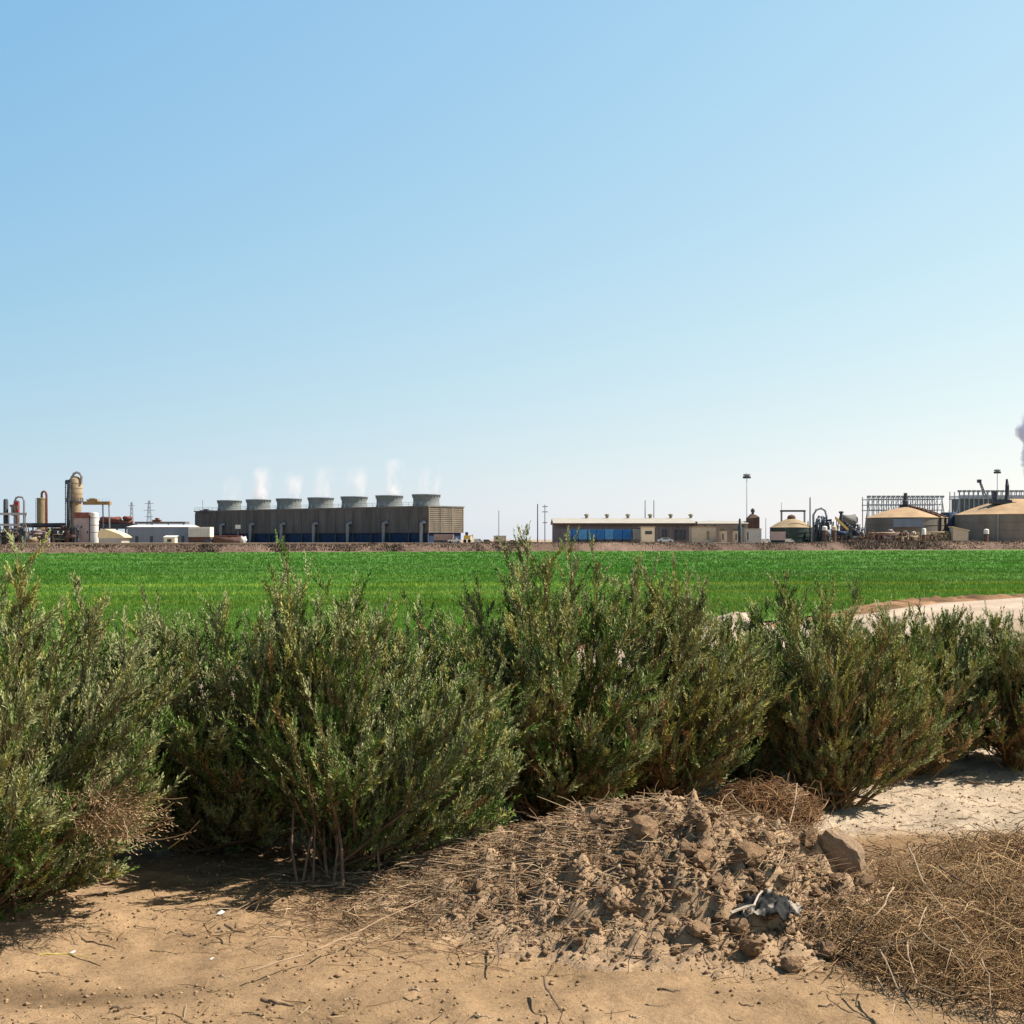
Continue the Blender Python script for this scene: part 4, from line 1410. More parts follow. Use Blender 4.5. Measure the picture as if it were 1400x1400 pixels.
# ---- left part of the plant
D = 405
t = thing('pipe_gantry', 'open steel frame with dark columns and an arched pipe at the left photo edge', 'pipe frame', (WX(12, D), D, 0))
for (a, b, y0) in ((3, 9.5, 682), (17, 25, 684)):
    mb = MB(); mb.lathe(WX((a + b) / 2, D), D + 1, [((b - a) / 2 * D / FOC, 0), ((b - a) / 2 * D / FOC, WZ(y0 + 2, D)), ((b - a) / 3 * D / FOC, WZ(y0, D))], 16)
    mb.build('column', DARKST if a < 10 else RUSTB, t)
mb = MB()
for yb in (701, 716):
    pbox(mb, -30, 37, yb, yb + 3, D - 0.9, 0.5)
for xb in (-20, 13, 36):
    mb.tube([(WX(xb, D), D - 0.6, 0), (WX(xb, D), D - 0.6, WZ(703, D))], 0.2, 6)
mb.build('beams', mat('pale_beam', (0.42, 0.40, 0.38), var=0.15), t)
MB().tube([V3(20.5, 720, D), V3(20.5, 684, D), V3(22, 680.5, D), V3(26, 679, D), V3(31, 680, D), V3(33, 684, D), V3(33, 722, D)], 0.34, 8).build('arched_pipe', PIPEG, t)
mb = MB(); pbox(mb, 19.2, 24.8, 686, 691, D - 1.4, 1.0); pbox(mb, 21, 25, 696, 700, D - 1.4, 1.0); mb.build('red_valve', mat('red_paint', (0.30, 0.05, 0.05), var=0.2), t)
MB().tube([V3(14, 692, D), V3(17, 690, D), V3(17.2, 705, D)], 0.45, 8).build('side_pipe', TANV, t)

D = 420
t = thing('vertical_vessel', 'olive tan upright vessel with a loop of pipe on top, left of the tallest column', 'vessel', (WX(56, D), D, 0))
r = 6 * D / FOC
MB().lathe(WX(56.5, D), D, [(r, 0), (r, WZ(682.5, D)), (r * 1.06, WZ(682.4, D)), (r * 1.06, WZ(681, D)), (r * .5, WZ(680.5, D))], 24).build('shell', OLIVEV, t)
MB().tube([V3(57, 682, D), V3(57, 675, D), V3(58.2, 672.3, D), V3(60.5, 671.5, D), V3(62.5, 673, D), V3(63.6, 677, D), V3(64.2, 740, D)], 0.36, 8).build('loop_pipe', RUST, t)
mb = MB()
for k in range(24):
    z = 1 + k * (WZ(684, D) - 1) / 23
    mb.box(WX(50, D) - .25, WX(50, D) + .25, D - .05, D + .05, z, z + 0.08)
mb.tube([(WX(50, D) - .28, D, 0), (WX(50, D) - .28, D, WZ(681, D))], 0.05, 4); mb.tube([(WX(50, D) + .28, D, 0), (WX(50, D) + .28, D, WZ(681, D))], 0.05, 4)
mb.build('ladder', DARKST, t)

D = 400
t = thing('column_tower', 'tallest tan column of the left group, wide banded top on a narrower shaft', 'column', (WX(103, D), D, 0))
cx = WX(103.5, D); s_ = D / FOC
MB().lathe(cx, D, [(7.6 * s_, 0), (7.6 * s_, WZ(686.5, D))], 28).build('shaft', TANV, t)
mb = MB(); mb.lathe(cx, D, [(7.6 * s_, WZ(686.4, D)), (9.0 * s_, WZ(684, D)), (9.0 * s_, WZ(656, D)), (6 * s_, WZ(652, D)), (1 * s_, WZ(650.5, D))], 28)
mb.build('head', mat('tan_head_insulation', (0.37, 0.275, 0.175), var=0.2, scale=0.9), t)
mb = MB()
for yb in (661, 668, 675, 681):
    mb.lathe(cx, D, [(9.05 * s_, WZ(yb + .5, D)), (9.25 * s_, WZ(yb + .45, D)), (9.25 * s_, WZ(yb - .45, D)), (9.05 * s_, WZ(yb - .5, D))], 28, cap=False)
mb.build('bands', OLIVEV, t)
mb = MB(); mb.lathe(cx - 2 * s_, D, [(7.7 * s_, WZ(686.6, D)), (11.5 * s_, WZ(686.6, D)), (11.5 * s_, WZ(685, D)), (9.1 * s_, WZ(685, D))], 24, cap=False)
for k in range(16):
    th = k * math.pi / 8
    mb.tube([(cx - 2 * s_ + 11.3 * s_ * math.cos(th), D + 11.3 * s_ * math.sin(th), WZ(685.5, D)), (cx - 2 * s_ + 11.3 * s_ * math.cos(th), D + 11.3 * s_ * math.sin(th), WZ(680.5, D))], 0.06, 4)
mb.build('platform', DARKST, t)
mb = MB()
for px in (89.5, 92.5):
    mb.tube([V3(px, 742, D - 1.0), V3(px, 657, D - 1.0)], 0.13, 5)
for k in range(34):
    y = 740 - k * 2.45
    mb.tube([V3(89.5, y, D - 1), V3(92.5, y, D - 1)], 0.06, 4)
    if k % 3 == 0:
        mb.tube([V3(89.5, y, D - 1), V3(88.5, y, D - 2), V3(91, y, D - 2.6), V3(93.5, y, D - 2), V3(92.5, y, D - 1)], 0.06, 4, cap=False)
pbox(mb, 89.5, 97.5, 656, 662, D - 1.5, 2.0); pbox(mb, 92, 98.5, 665, 667, D - 1.8, 2)
mb.build('caged_ladder', DARKST, t)
MB().tube([V3(94, 742, D - 2), V3(94, 686, D - 2), V3(94.6, 660, D - 2.4)], 0.62, 8).build('down_pipe', DARKST, t)
MB().tube([V3(98.5, 660, D - 1), V3(98.5, 652, D - 1), V3(101, 647.5, D - 1), V3(105, 645.5, D - 1), V3(109, 647, D - 1), V3(111.4, 651, D - 1), V3(111.6, 660, D - 1)], 0.42, 8).build('overhead_pipe', PIPEG, t)

D = 396
t = thing('pipe_bridge', 'tan pipe bridge on two thin legs running right from the tallest column', 'pipe bridge', (WX(130, D), D, 0))
mb = MB(); pbox(mb, 113, 150, 685.5, 690, D, 2.0); pbox(mb, 119, 133, 682.5, 685.45, D, 1.6); pbox(mb, 122, 130, 681.3, 682.45, D, 1.4)
mb.build('deck', mat('ochre_steel', (0.33, 0.20, 0.085), var=0.25), t)
for px in (140.5, 149):
    MB().tube([V3(px, 690, D + 1), (WX(px, D), D + 1, 0)], 0.2, 6).build('leg', STEEL, t)
mb = MB()
for k in range(9):
    px = 114 + k * 4.4
    mb.tube([V3(px, 685.4, D + .1), V3(px, 681.5 if 119 > px or px > 133 else 679.5, D + .1)], 0.05, 4)
mb.build('railing', STEEL, t)

D = 386
t = thing('stack_house', 'pinkish block house with a rust stained top beneath the tallest column', 'building', (WX(112, D), D, 0))
mb = MB(); mb.box(WX(101, D), WX(121.5, D), D, D + 5, 0, WZ(708.5, D)); mb.build('walls', PINK, t)
mb = MB(); mb.box(WX(100.7, D), WX(121.8, D), D - .05, D + 5.05, WZ(708.45, D), WZ(700.5, D)); mb.build('top_band', RUST, t)
mb = MB(); pbox(mb, 110, 112.5, 719, 722, D - .06, .05); mb.build('window', GLASSD, t)
mb = MB(); pbox(mb, 118.5, 120.5, 726, 729, D - .06, .05); mb.build('window', GLASSD, t)
mb = MB(); pbox(mb, 103, 107, 731, 742, D - .06, .05); mb.build('door', GREYW, t)
D = 385
r = 5.4 * D / FOC
t = thing('upright_tank', 'tall narrow white tank standing against the right of the pinkish block house', 'tank', (WX(127.2, D), D + 1.4, 0))
MB().lathe(WX(127.2, D), D + 1.4, [(r, 0), (r, WZ(703, D)), (r * .9, WZ(701, D)), (r * .2, WZ(700, D))], 28).build('shell', WHITE, t)
mb = MB()
for yb in (708, 718, 728):
    mb.lathe(WX(127.2, D), D + 1.4, [(r * 1.005, WZ(yb + .4, D)), (r * 1.03, WZ(yb, D)), (r * 1.005, WZ(yb - .4, D))], 28, cap=False)
mb.build('hoops', RUST, t)

D = 378
t = thing('tent', 'yellowish tent with a lopsided sloping top beside the white upright tank', 'tent', (WX(151, D), D, 0))
mb = MB()
prof = [(133.5, 731.5), (134.5, 726.5), (138, 723.8), (143, 723.2), (150, 725.2), (158, 728), (165, 731), (170, 734.6), (169, 735.6), (133.8, 735.6)]
n = len(prof)
for yy in (D, D + 8):
    mb.v += [(WX(a, D), yy, WZ(b, D)) for a, b in prof]
mb.f.append(list(range(n))); mb.sm.append(False)
mb.f.append(list(range(2 * n - 1, n - 1, -1))); mb.sm.append(False)
for k in range(n):
    mb.f.append([(k + 1) % n, k, n + k, n + (k + 1) % n]); mb.sm.append(k < 7)
mb.build('roof', YELL, t)
mb = MB(); mb.box(WX(135, D), WX(166, D), D + .05, D + 7.9, 0, WZ(735.7, D)); mb.build('walls', mat('grey_canvas', (0.36, 0.33, 0.30), var=0.1), t)

D = 412
t = thing('heat_exchanger', 'bundle of reddish horizontal vessels on a dark rack between tent and lattice masts', 'heat exchanger', (WX(158, D), D, 0))
for (y, x0, x1, r) in ((709.5, 137, 166, 0.75), (713.5, 135, 182, 0.6), (708.5, 168, 181, 0.7)):
    MB().tube([V3(x0, y, D), V3(x0 + 2, y, D), V3(x1 - 2, y, D), V3(x1, y, D)], [r * .6, r, r, r * .6], 14).build('vessel', RUST, t)
mb = MB(); pbox(mb, 133, 184, 715.8, 723, D - 1, 3)
for px in (136, 148, 160, 172, 183):
    mb.tube([V3(px, 723, D), (WX(px, D), D, 0)], 0.25, 6)
mb.build('rack', DARKST, t)
D = 440
t = thing('roof_canopy', 'thin flat canopy on posts seen above the long grey building', 'canopy', (WX(218, D), D, 0))
mb = MB(); pbox(mb, 184, 253, 713.2, 716, D, 6); mb.build('roof', mat('dull_brown_sheet', (0.17, 0.145, 0.13), var=0.2), t)
for px in (187, 208, 230, 251):
    MB().tube([V3(px, 716, D + 2), (WX(px, D), D + 2, 0)], 0.18, 6).build('post', STEEL, t)
mb = MB(); pbox(mb, 208, 219, 710.5, 713.15, D + 1, 2); pbox(mb, 212, 216, 708, 710.45, D + 1, 2); mb.build('roof_unit', RUST, t)

D = 392
t = thing('long_building', 'long low blue-grey building with a white roof edge left of the cooling tower', 'building', (WX(215, D), D, 0))
mb = MB(); mb.box(WX(174, D), WX(258, D), D, D + 14, 0, WZ(720.5, D)); mb.build('walls', GREYW, t)
mb = MB(); mb.poly([(WX(173, D), D - .4, WZ(720.45, D)), (WX(259, D), D - .4, WZ(720.45, D)), (WX(259, D), D + 7, WZ(717.6, D)), (WX(173, D), D + 7, WZ(717.6, D)), (WX(259, D), D + 14.4, WZ(720.45, D)), (WX(173, D), D + 14.4, WZ(720.45, D))],
                   [(0, 1, 2, 3), (3, 2, 4, 5), (0, 3, 5), (1, 4, 2), (0, 5, 4, 1)]); mb.build('roof', WHITE, t)
for px in (185, 205, 248):
    mb = MB(); pbox(mb, px, px + 4, 733, 742, D - .06, .05); mb.build('door', DARKST, t)
D = 384
t = thing('storage_container', 'white ribbed container on a dark base at the right end of the grey building', 'container', (WX(272, D), D, 0))
mb = MB(); pbox(mb, 257.5, 287, 720.5, 734, D, 5)
for k in range(13):
    px = 258.5 + k * 2.3
    pbox(mb, px, px + .8, 721, 733.6, D - .12, .115)
mb.build('box', mat('ivory_paint', (0.60, 0.57, 0.49), var=0.1), t)
mb = MB(); mb.box(WX(257, D), WX(287.5, D), D + .3, D + 4.8, 0, WZ(734.05, D)); mb.build('base', RUSTB, t)
D = 372
t = thing('shed', 'small cream shed with a dark window in front of the grey building', 'shed', (WX(231, D), D, 0))
mb = MB(); mb.box(WX(224, D), WX(239, D), D, D + 3, 0, WZ(735, D)); mb.build('walls', mat('pale_cream', (0.70, 0.62, 0.42), var=0.1), t)
mb = MB(); mb.poly([(WX(223, D), D - .3, WZ(735, D) + .003), (WX(240, D), D - .3, WZ(735, D) + .003), (WX(240, D), D + 3.3, WZ(733, D)), (WX(223, D), D + 3.3, WZ(733, D)), (WX(223, D), D - .3, WZ(734.2, D)), (WX(240, D), D - .3, WZ(734.2, D)), (WX(240, D), D + 3.3, WZ(732, D)), (WX(223, D), D + 3.3, WZ(732, D))],
                   [(3, 2, 1, 0), (4, 5, 6, 7), (0, 1, 5, 4), (1, 2, 6, 5), (2, 3, 7, 6), (3, 0, 4, 7)]); mb.build('roof', WHITE, t)
mb = MB(); pbox(mb, 228.5, 234.5, 737, 741, D - .06, .05); mb.build('window', GLASSD, t)
D = 374
t = thing('tank_trailer', 'brown tank trailer with a white end cap in front of the cooling tower', 'trailer', (WX(313, D), D, 0))
MB().tube([V3(291, 739, D), V3(293, 739, D), V3(330, 739, D)], [0.7, 1.25, 1.25], 18).build('tank', RUSTB, t)
MB().tube([V3(330.1, 739, D), V3(335, 739, D), V3(336.5, 740, D)], [1.27, 1.2, 0.5], 18).build('end_cap', WHITE, t)
mb = MB(); pbox(mb, 293, 330, 731.8, 733.6, D - .5, 1.0); mb.build('walkway', RUST, t)
for px in (296, 301, 322, 327):
    x_ = WX(px, D); MB().tube([(x_, D - 1.2, 0.5), (x_, D - .9, 0.5)], 0.5, 14).build('wheel', TYRE, t)
D = 377
t = thing('sign_board', 'small pale board on a post in front of the left end of the cooling tower', 'board', (WX(325, D), D, 0))
mb = MB(); pbox(mb, 321.5, 328.5, 717.5, 723, D, .12); mb.build('board', WHITE, t)
mb = MB(); mb.tube([V3(325, 723, D + .2), (WX(325, D), D + .2, 0)], 0.12, 6); mb.build('post', DARKST, t)


# ---- pipework heaps
def pipework(label, x0, x1, y0, d, depth, seed, mats_, n=26):
    rng = random.Random(seed)
    t = thing('pipework', label, 'pipework', (WX((x0 + x1) / 2, d), d, 0))
    X0, X1, zt = WX(x0, d), WX(x1, d), WZ(y0, d)
    fr = MB()
    k = max(2, int((X1 - X0) / 3.2))
    for i in range(k + 1):
        x = X0 + (X1 - X0) * i / k
        for yy in (d + 0.5, d + depth):
            h = zt * rng.uniform(0.55, 0.95)
            fr.box(x - .12, x + .12, yy - .12, yy + .12, 0, h)
    for z in (zt * 0.4, zt * 0.7):
        fr.box(X0 + .01, X1 - .01, d + .3, d + .55, z, z + 0.2)
    fr.build('frame', mats_[0], t)
    groups = {}
    fr.box(X0 - .1, X1 + .1, d + .5, d + depth, zt * 0.4 + .02, zt * 0.4 + .18)
    fr.box(X0 - .1, X0 + .1, d + .35, d + .6, zt * 0.3, zt * 0.75)
    fr.box(X1 - .1, X1 + .1, d + .35, d + .6, zt * 0.3, zt * 0.75)
    for i in range(n):
        m = rng.choice(mats_)
        mb = groups.setdefault(m.name, (m, MB()))[1]
        r = rng.choice((0.12, 0.18, 0.28, 0.4))
        yy = d + rng.uniform(0, depth)
        kind = rng.random()
        if kind < 0.45:
            a = rng.uniform(X0, X1 - 2); b = min(X1, a + rng.uniform(2, (X1 - X0) * 0.8)); z = rng.uniform(0.4, zt * 0.85)
            z2 = max(0.3, z + rng.uniform(-1, 1) * 1.2)
            mb.tube([(a, yy, 0.0), (a, yy, z), (b, yy, z), (b, yy, z2)], r, 7)
        elif kind < 0.8:
            a = rng.uniform(X0 + .4, X1 - .4); h = zt * rng.uniform(0.5, 1.0); w_ = rng.uniform(0.7, 1.8)
            mb.tube([(a, yy, 0), (a, yy, h * .85), (a + w_ * .3, yy, h), (a + w_ * .7, yy, h), (a + w_, yy, h * .85), (a + w_, yy, rng.uniform(0, h * .5))], r, 7)
        else:
            a = rng.uniform(X0 + .5, X1 - 2.5); z = rng.uniform(0.8, zt * 0.6); R = rng.uniform(0.6, 1.1); l = rng.uniform(1.5, 4)
            mb.tube([(a, yy, z), (a + .3, yy, z), (min(X1, a + l), yy, z), (min(X1, a + l) + .3, yy, z)], [R * .5, R, R, R * .5], 12)
            mb.box(a + .4, a + .7, yy - .3, yy + .3, 0, z - R * .5)
    for k2, (m, mb) in groups.items():
        mb.build('pipes', m, t)
    return t


pipework('dark tangle of pipes at the left edge below the open steel frame', -14, 30, 716, 380, 8, 1, [DARKST, RUSTB, TANV, BLUEST], 34)
pipework('pipework with a tan bent pipe left of the olive upright vessel', 27, 60, 720, 388, 7, 2, [RUSTB, DARKST, PINK, TANV], 30)
pipework('low dark pipework between the olive vessel and the tallest column', 58, 102, 717, 384, 8, 3, [DARKST, BLUEST, RUSTB, OLIVEV, DARKST], 40)
D = 400
tag(MB().tube([V3(28, 717, D), V3(90, 717, D)], 0.45, 8).tube([V3(30, 719.5, D + 1), V3(88, 719.5, D + 1)], 0.4, 8).tube([V3(45, 718, D), (WX(45, D), D, 0)], .2, 6).tube([V3(72, 718, D), (WX(72, D), D, 0)], .2, 6).build('pipe_run', DARKST, None, (WX(60, D), D, 0)),
    'long dark pipe run on posts behind the left group of pipework', 'pipe run')


# ---- vehicles
def vehicle(label, px0, px1, d, kind, paint, cat='car', z0=0.0):
    L_ = (px1 - px0) * d / FOC
    x0 = WX(px0, d)
    s = L_ / 4.6
    t = thing('parked_' + kind, label, cat, (x0 + L_ / 2, d, z0))
    prof = {'car': [(0, .35), (0.05, .85), (.9, 1.0), (1.5, 1.45), (3.1, 1.48), (3.9, 1.0), (4.55, .9), (4.6, .35)],
            'pickup': [(0, .45), (0.02, 1.05), (1.75, 1.08), (1.8, 1.75), (2.95, 1.75), (3.45, 1.15), (4.5, 1.02), (4.6, .45)],
            'van': [(0, .4), (0.02, 2.05), (3.3, 2.1), (3.9, 1.25), (4.5, 1.1), (4.6, .4)]}[kind]
    n = len(prof)
    mb = MB()
    pts = [(x0 + a * s, d, z0 + b * s) for a, b in prof] + [(x0 + a * s, d + 1.8 * s, z0 + b * s) for a, b in prof]
    mb.poly(pts, [tuple(range(n)), tuple(range(2 * n - 1, n - 1, -1))] + [((i + 1) % n, i, n + i, n + (i + 1) % n) for i in range(n)])
    mb.build('body', paint, t)
    w0, w1, zz0, zz1 = {'car': (1.35, 3.2, 1.03, 1.36), 'pickup': (1.95, 3.0, 1.2, 1.62), 'van': (2.6, 3.5, 1.35, 1.85)}[kind]
    MB().poly([(x0 + w0 * s, d - .012, z0 + zz0 * s), (x0 + (w1 + .25) * s, d - .012, z0 + zz0 * s), (x0 + (w1 - .15) * s, d - .012, z0 + zz1 * s), (x0 + (w0 + .25) * s, d - .012, z0 + zz1 * s)], [(0, 1, 2, 3)]).build('window', GLASSD, t)
    for a in (0.85, 3.7):
        for yy in (d - .05, d + 1.6 * s):
            MB().tube([(x0 + a * s, yy, z0 + .34 * s), (x0 + a * s, yy + .22 * s, z0 + .34 * s)], .34 * s, 14).build('wheel', TYRE, t)
    return t


SILV = mat('silver_paint', (0.45, 0.47, 0.49), rough=0.35, var=0.05, spec=0.5)
DKCAR = mat('dark_car_paint', (0.03, 0.032, 0.038), rough=0.35, var=0.1, spec=0.5)
NAVY = mat('navy_car_paint', (0.04, 0.055, 0.13), rough=0.4, var=0.1, spec=0.5)
DC = 372
GB = 0.9
for (lab, a, b, k, p, dd) in (('white pickup truck parked below the right end of the cooling tower', 612, 630, 'pickup', WHITE, 372),
                              ('dark navy car parked left of the brown tank trailer', 278, 294, 'car', NAVY, 374),
                              ('dark car parked in the gap, left of the other dark car', 694, 706, 'car', DKCAR, 376),
                              ('dark car parked just left of the two close poles', 708, 721, 'car', DKCAR, 374),
                              ('grey van parked right of the yellow machine', 648, 660, 'van', SILV, 380),
                              ('dark van parked between the grey van and the white cabin', 661, 671, 'van', DKCAR, 378),
                              ('silver car parked in front of the long building right of the cream booth', 899, 921, 'car', SILV, 372),
                              ('white van parked right of the rusty hopper', 1042, 1054, 'van', WHITE, 378),
                              ('white van parked in front of the small cone roofed tank', 1074, 1086, 'van', WHITE, 378),
                              ('dark car parked below the right end of the big tank', 1326, 1343, 'car', DKCAR, 372)):
    vehicle(lab, a, b, dd, k, p, {'car': 'car', 'van': 'van', 'pickup': 'pickup truck'}[k], z0=GB)
# level yard the vehicles stand on
o = MB().box(-130, 140, 362, 384, -0.5, GB).build('yard', mat('yard_dirt', (0.34, 0.25, 0.17), var=0.25, scale=0.3), None, (0, 372, 0))
tag(o, 'raised dirt yard in front of the plant', 'yard', kind='structure')

D = 376
t = thing('storage_container', 'low pinkish brown container below the end wall of the cooling tower', 'container', (WX(606, D), D, GB))
mb = MB(); pbox(mb, 593, 620, 730.5, 738.5, D, 2.6)
for k in range(11):
    pbox(mb, 594 + k * 2.4, 594.9 + k * 2.4, 731, 738.2, D - .1, .095)
mb.build('box', mat('pinkish_brown_paint', (0.34, 0.235, 0.20), var=0.15), t)
mb = MB(); mb.box(WX(593.4, D), WX(619.6, D), D + .1, D + 2.5, GB, WZ(738.55, D)); mb.build('skids', DARKST, t)
D = 378
t = thing('wheel_loader', 'yellow loader parked at the right foot of the cooling tower', 'loader', (WX(638, D), D, GB))
mb = MB(); pbox(mb, 634, 643, 732, 737.5, D, 2.0); mb.build('body', mat('machine_yellow', (0.60, 0.40, 0.08), var=0.15), t)
mb = MB(); pbox(mb, 636, 640, 727.5, 731.95, D + .2, 1.5); mb.build('cab', GLASSD, t)
MB().tube([V3(643, 733, D + .8), V3(646, 731, D + .8), V3(647.5, 738, D + .8)], 0.18, 6).build('lift_arm', mat('machine_yellow', (0, 0, 0)), t)
for px in (635.5, 641.5):
    MB().tube([(WX(px, D), D - .1, GB + .45), (WX(px, D), D + .3, GB + .45)], 0.48, 14).build('wheel', TYRE, t)
D = 380
t = thing('site_cabin', 'small white cabin right of the parked dark van', 'cabin', (WX(682, D), D, GB))
mb = MB(); mb.box(WX(675, D), WX(692, D), D, D + 3, GB, WZ(733, D)); mb.build('walls', CREAM, t)
mb = MB(); mb.box(WX(674.5, D), WX(692.5, D), D - .2, D + 3.2, WZ(732.98, D), WZ(732.2, D)); mb.build('roof', WHITE, t)
mb = MB(); pbox(mb, 678, 681, 734.4, 737, D - .06, .05); mb.build('window', GLASSD, t)

# ---- long building with blue containers
D = 402
t = thing('long_building', 'long low mauve-grey building with a pale roof and ridge vents right of centre', 'building', (WX(850, D), D, 0))
zE, zR = WZ(715.8, D), WZ(708.5, D)
bx0, bx1 = WX(758.5, D), WX(948, D)
mb = MB()
mb.poly([(bx0, D, 0), (bx1, D, 0), (bx1, D + 26, 0), (bx0, D + 26, 0), (bx0, D, zE), (bx1, D, zE), (bx1, D + 26, zE), (bx0, D + 26, zE), (bx0, D + 13, zR), (bx1, D + 13, zR)],
        [(0, 1, 5, 4), (1, 2, 6, 9, 5), (2, 3, 7, 6), (3, 0, 4, 8, 7)])
for k in range(30):
    x_ = bx0 + .3 + (bx1 - bx0 - .6) * k / 29
    mb.box(x_ - .08, x_ + .08, D - .12, D - .003, .1, zE - .35)
mb.build('walls', WALLM, t)
mb = MB()
e = .9; th_ = .22
for sgn in (0, 1):
    y0_, y1_ = (D - e, D + 13) if sgn == 0 else (D + 26 + e, D + 13)
    zz = zE - e * (zR - zE) / 13
    mb.poly([(bx0 - .5, y0_, zz + .004), (bx1 + .5, y0_, zz + .004), (bx1 + .5, y1_, zR + .004), (bx0 - .5, y1_, zR + .004), (bx0 - .5, y0_, zz + th_), (bx1 + .5, y0_, zz + th_), (bx1 + .5, y1_, zR + th_), (bx0 - .5, y1_, zR + th_)],
            [(3, 2, 1, 0), (4, 5, 6, 7), (0, 1, 5, 4), (1, 2, 6, 5), (3, 0, 4, 7)])
mb.build('roof', ROOFM, t)
mb = MB(); mb.box(bx0 - .45, bx1 + .45, D - e - .14, D - e - .003, zE - .55, zE + .12); mb.build('gutter', RUSTB, t)
for px in (802, 830, 858.5, 889, 917, 944.5):
    x_ = WX(px, D + 13); zz = zR + .2
    MB().lathe(x_, D + 13, [(.45, zz), (.45, zz + .7), (.75, zz + .75), (.7, zz + 1.1), (.15, zz + 1.35)], 14).build('ridge_vent', mat('vent_metal', (0.26, 0.22, 0.16), var=0.2), t)
for (a, b) in ((905, 912), (922, 938)):
    mb = MB(); pbox(mb, a, b, 724, 738, D - .06, .05); mb.build('door', DARKST, t)
for (a, b) in ((763, 768), (769.5, 774.5), (925, 929)):
    mb = MB(); pbox(mb, a, b, 719.5, 722.5, D - .06, .05); mb.build('window', GLASSD, t)
D = 388
NB = 7
names_ = ['leftmost', 'second from the left', 'third from the left', 'middle', 'third from the right', 'second from the right', 'rightmost']
xs_ = np.linspace(779, 863.5, NB + 1)
for k in range(NB):
    a, b = xs_[k], xs_[k + 1] - .7
    t = thing('storage_container', f'{"bright" if k in (1, 4) else "deep"} blue container in front of the long building, {names_[k]} of the seven', 'container', (WX((a + b) / 2, D), D, GB), 'blue containers in a row')
    mb = MB(); pbox(mb, a, b, 723.8 + .25 * (k % 2), 737.3, D, 5.5)
    for j in range(6):
        p_ = a + .7 + j * (b - a - 1.6) / 5
        pbox(mb, p_, p_ + .55, 724.6, 736.8, D - .10, .097)
    mb.build('box', BLUE2 if k in (1, 4) else BLUE, t)
    mb = MB(); mb.box(WX(a + .3, D), WX(b - .3, D), D + .1, D + 5.3, GB, WZ(737.35, D)); mb.build('base', DARKST, t)
t = thing('storage_container', 'grey container between the blue containers and the cream booth', 'container', (WX(870, D), D, GB))
mb = MB(); pbox(mb, 865, 875, 723, 737, D, 4); mb.build('box', mat('warm_grey_paint', (0.33, 0.30, 0.27), var=0.12), t)
mb = MB(); pbox(mb, 864.7, 875.3, 722, 722.97, D - .1, 4.2); mb.build('roof', DARKST, t)
D = 382
t = thing('booth', 'small cream booth with one dark window at the right end of the blue containers', 'booth', (WX(886, D), D, GB))
mb = MB(); mb.box(WX(877, D), WX(895, D), D, D + 3.5, GB, WZ(721, D)); mb.build('walls', mat('booth_cream', (0.74, 0.60, 0.42), var=0.08), t)
mb = MB(); mb.box(WX(876, D), WX(896, D), D - .3, D + 3.8, WZ(720.98, D), WZ(719.8, D)); mb.build('roof', CREAM, t)
mb = MB(); pbox(mb, 882, 891.5, 726, 730.5, D - .06, .05); w_ = mb.build('window', GLASSD, t)

D = 398
t = thing('annex_building', 'lower tan building with a pale roof continuing right from the long building', 'building', (WX(985, D), D, 0))
mb = MB(); mb.box(WX(947, D), WX(1026, D), D + 4, D + 18, 0, WZ(715.6, D)); mb.build('walls', mat('tan_siding', (0.26, 0.20, 0.165), var=0.14, scale=0.4), t)
mb = MB(); mb.poly([(WX(946, D), D + 3.4, WZ(715.5, D)), (WX(1027, D), D + 3.4, WZ(715.5, D)), (WX(1027, D), D + 11, WZ(711.5, D)), (WX(946, D), D + 11, WZ(711.5, D)), (WX(1027, D), D + 18.6, WZ(715.5, D)), (WX(946, D), D + 18.6, WZ(715.5, D))],
                   [(0, 1, 2, 3), (3, 2, 4, 5), (0, 3, 5), (1, 4, 2), (0, 5, 4, 1)]); mb.build('roof', ROOFM, t)
for px in (985, 1003):
    mb = MB(); pbox(mb, px, px + 6, 724, 738, D + 3.94, .05); mb.build('door', DARKST, t)
for (a, b) in ((962, 966), (975, 979), (1014, 1018)):
    mb = MB(); pbox(mb, a, b, 718, 721, D + 3.94, .05); mb.build('window', GLASSD, t)
D = 386
t = thing('cream_shed', 'cream flat roofed shed against the joint of the long and the lower building', 'shed', (WX(963, D), D, 0))
mb = MB(); mb.box(WX(946, D), WX(979, D), D, D + 6, 0, WZ(721, D)); mb.build('walls', CREAM, t)
mb = MB(); mb.box(WX(945.5, D), WX(979.5, D), D - .2, D + 6.2, WZ(720.97, D), WZ(719.6, D)); mb.build('roof', TANV, t)
mb = MB(); pbox(mb, 951, 953.5, 713, 721, D + 1, .5); mb.build('flue', DARKST, t)
mb = MB(); pbox(mb, 966, 970, 726, 738, D - .06, .05); mb.build('door', OLIVEV, t)
for k, (a, b, y0, lab) in enumerate(((986, 994, 726, 'small cream box shed left of its narrower neighbour in front of the lower building'), (1004, 1009, 726, 'narrow cream box shed in front of the lower building'), (1020, 1041, 723.5, 'pale grey flat box building at the foot of the rusty hopper'))):
    D = 384
    t = thing('box_shed', lab, 'shed', (WX((a + b) / 2, D), D, 0))
    mb = MB(); mb.box(WX(a, D), WX(b, D), D, D + 3, 0, WZ(y0, D)); mb.build('walls', CREAM if k < 2 else mat('pale_grey_paint', (0.42, 0.40, 0.36), var=0.1), t)
    mb = MB(); mb.box(WX(a - .5, D), WX(b + .5, D), D - .2, D + 3.2, WZ(y0 - .02, D), WZ(y0 - 1, D)); mb.build('roof', OLIVEV if k < 2 else ROOFM, t)
    mb = MB(); pbox(mb, a + 1.5, a + 3.4, y0 + 4, 738.5, D - .06, .05); mb.build('door', DARKST, t)
D = 392
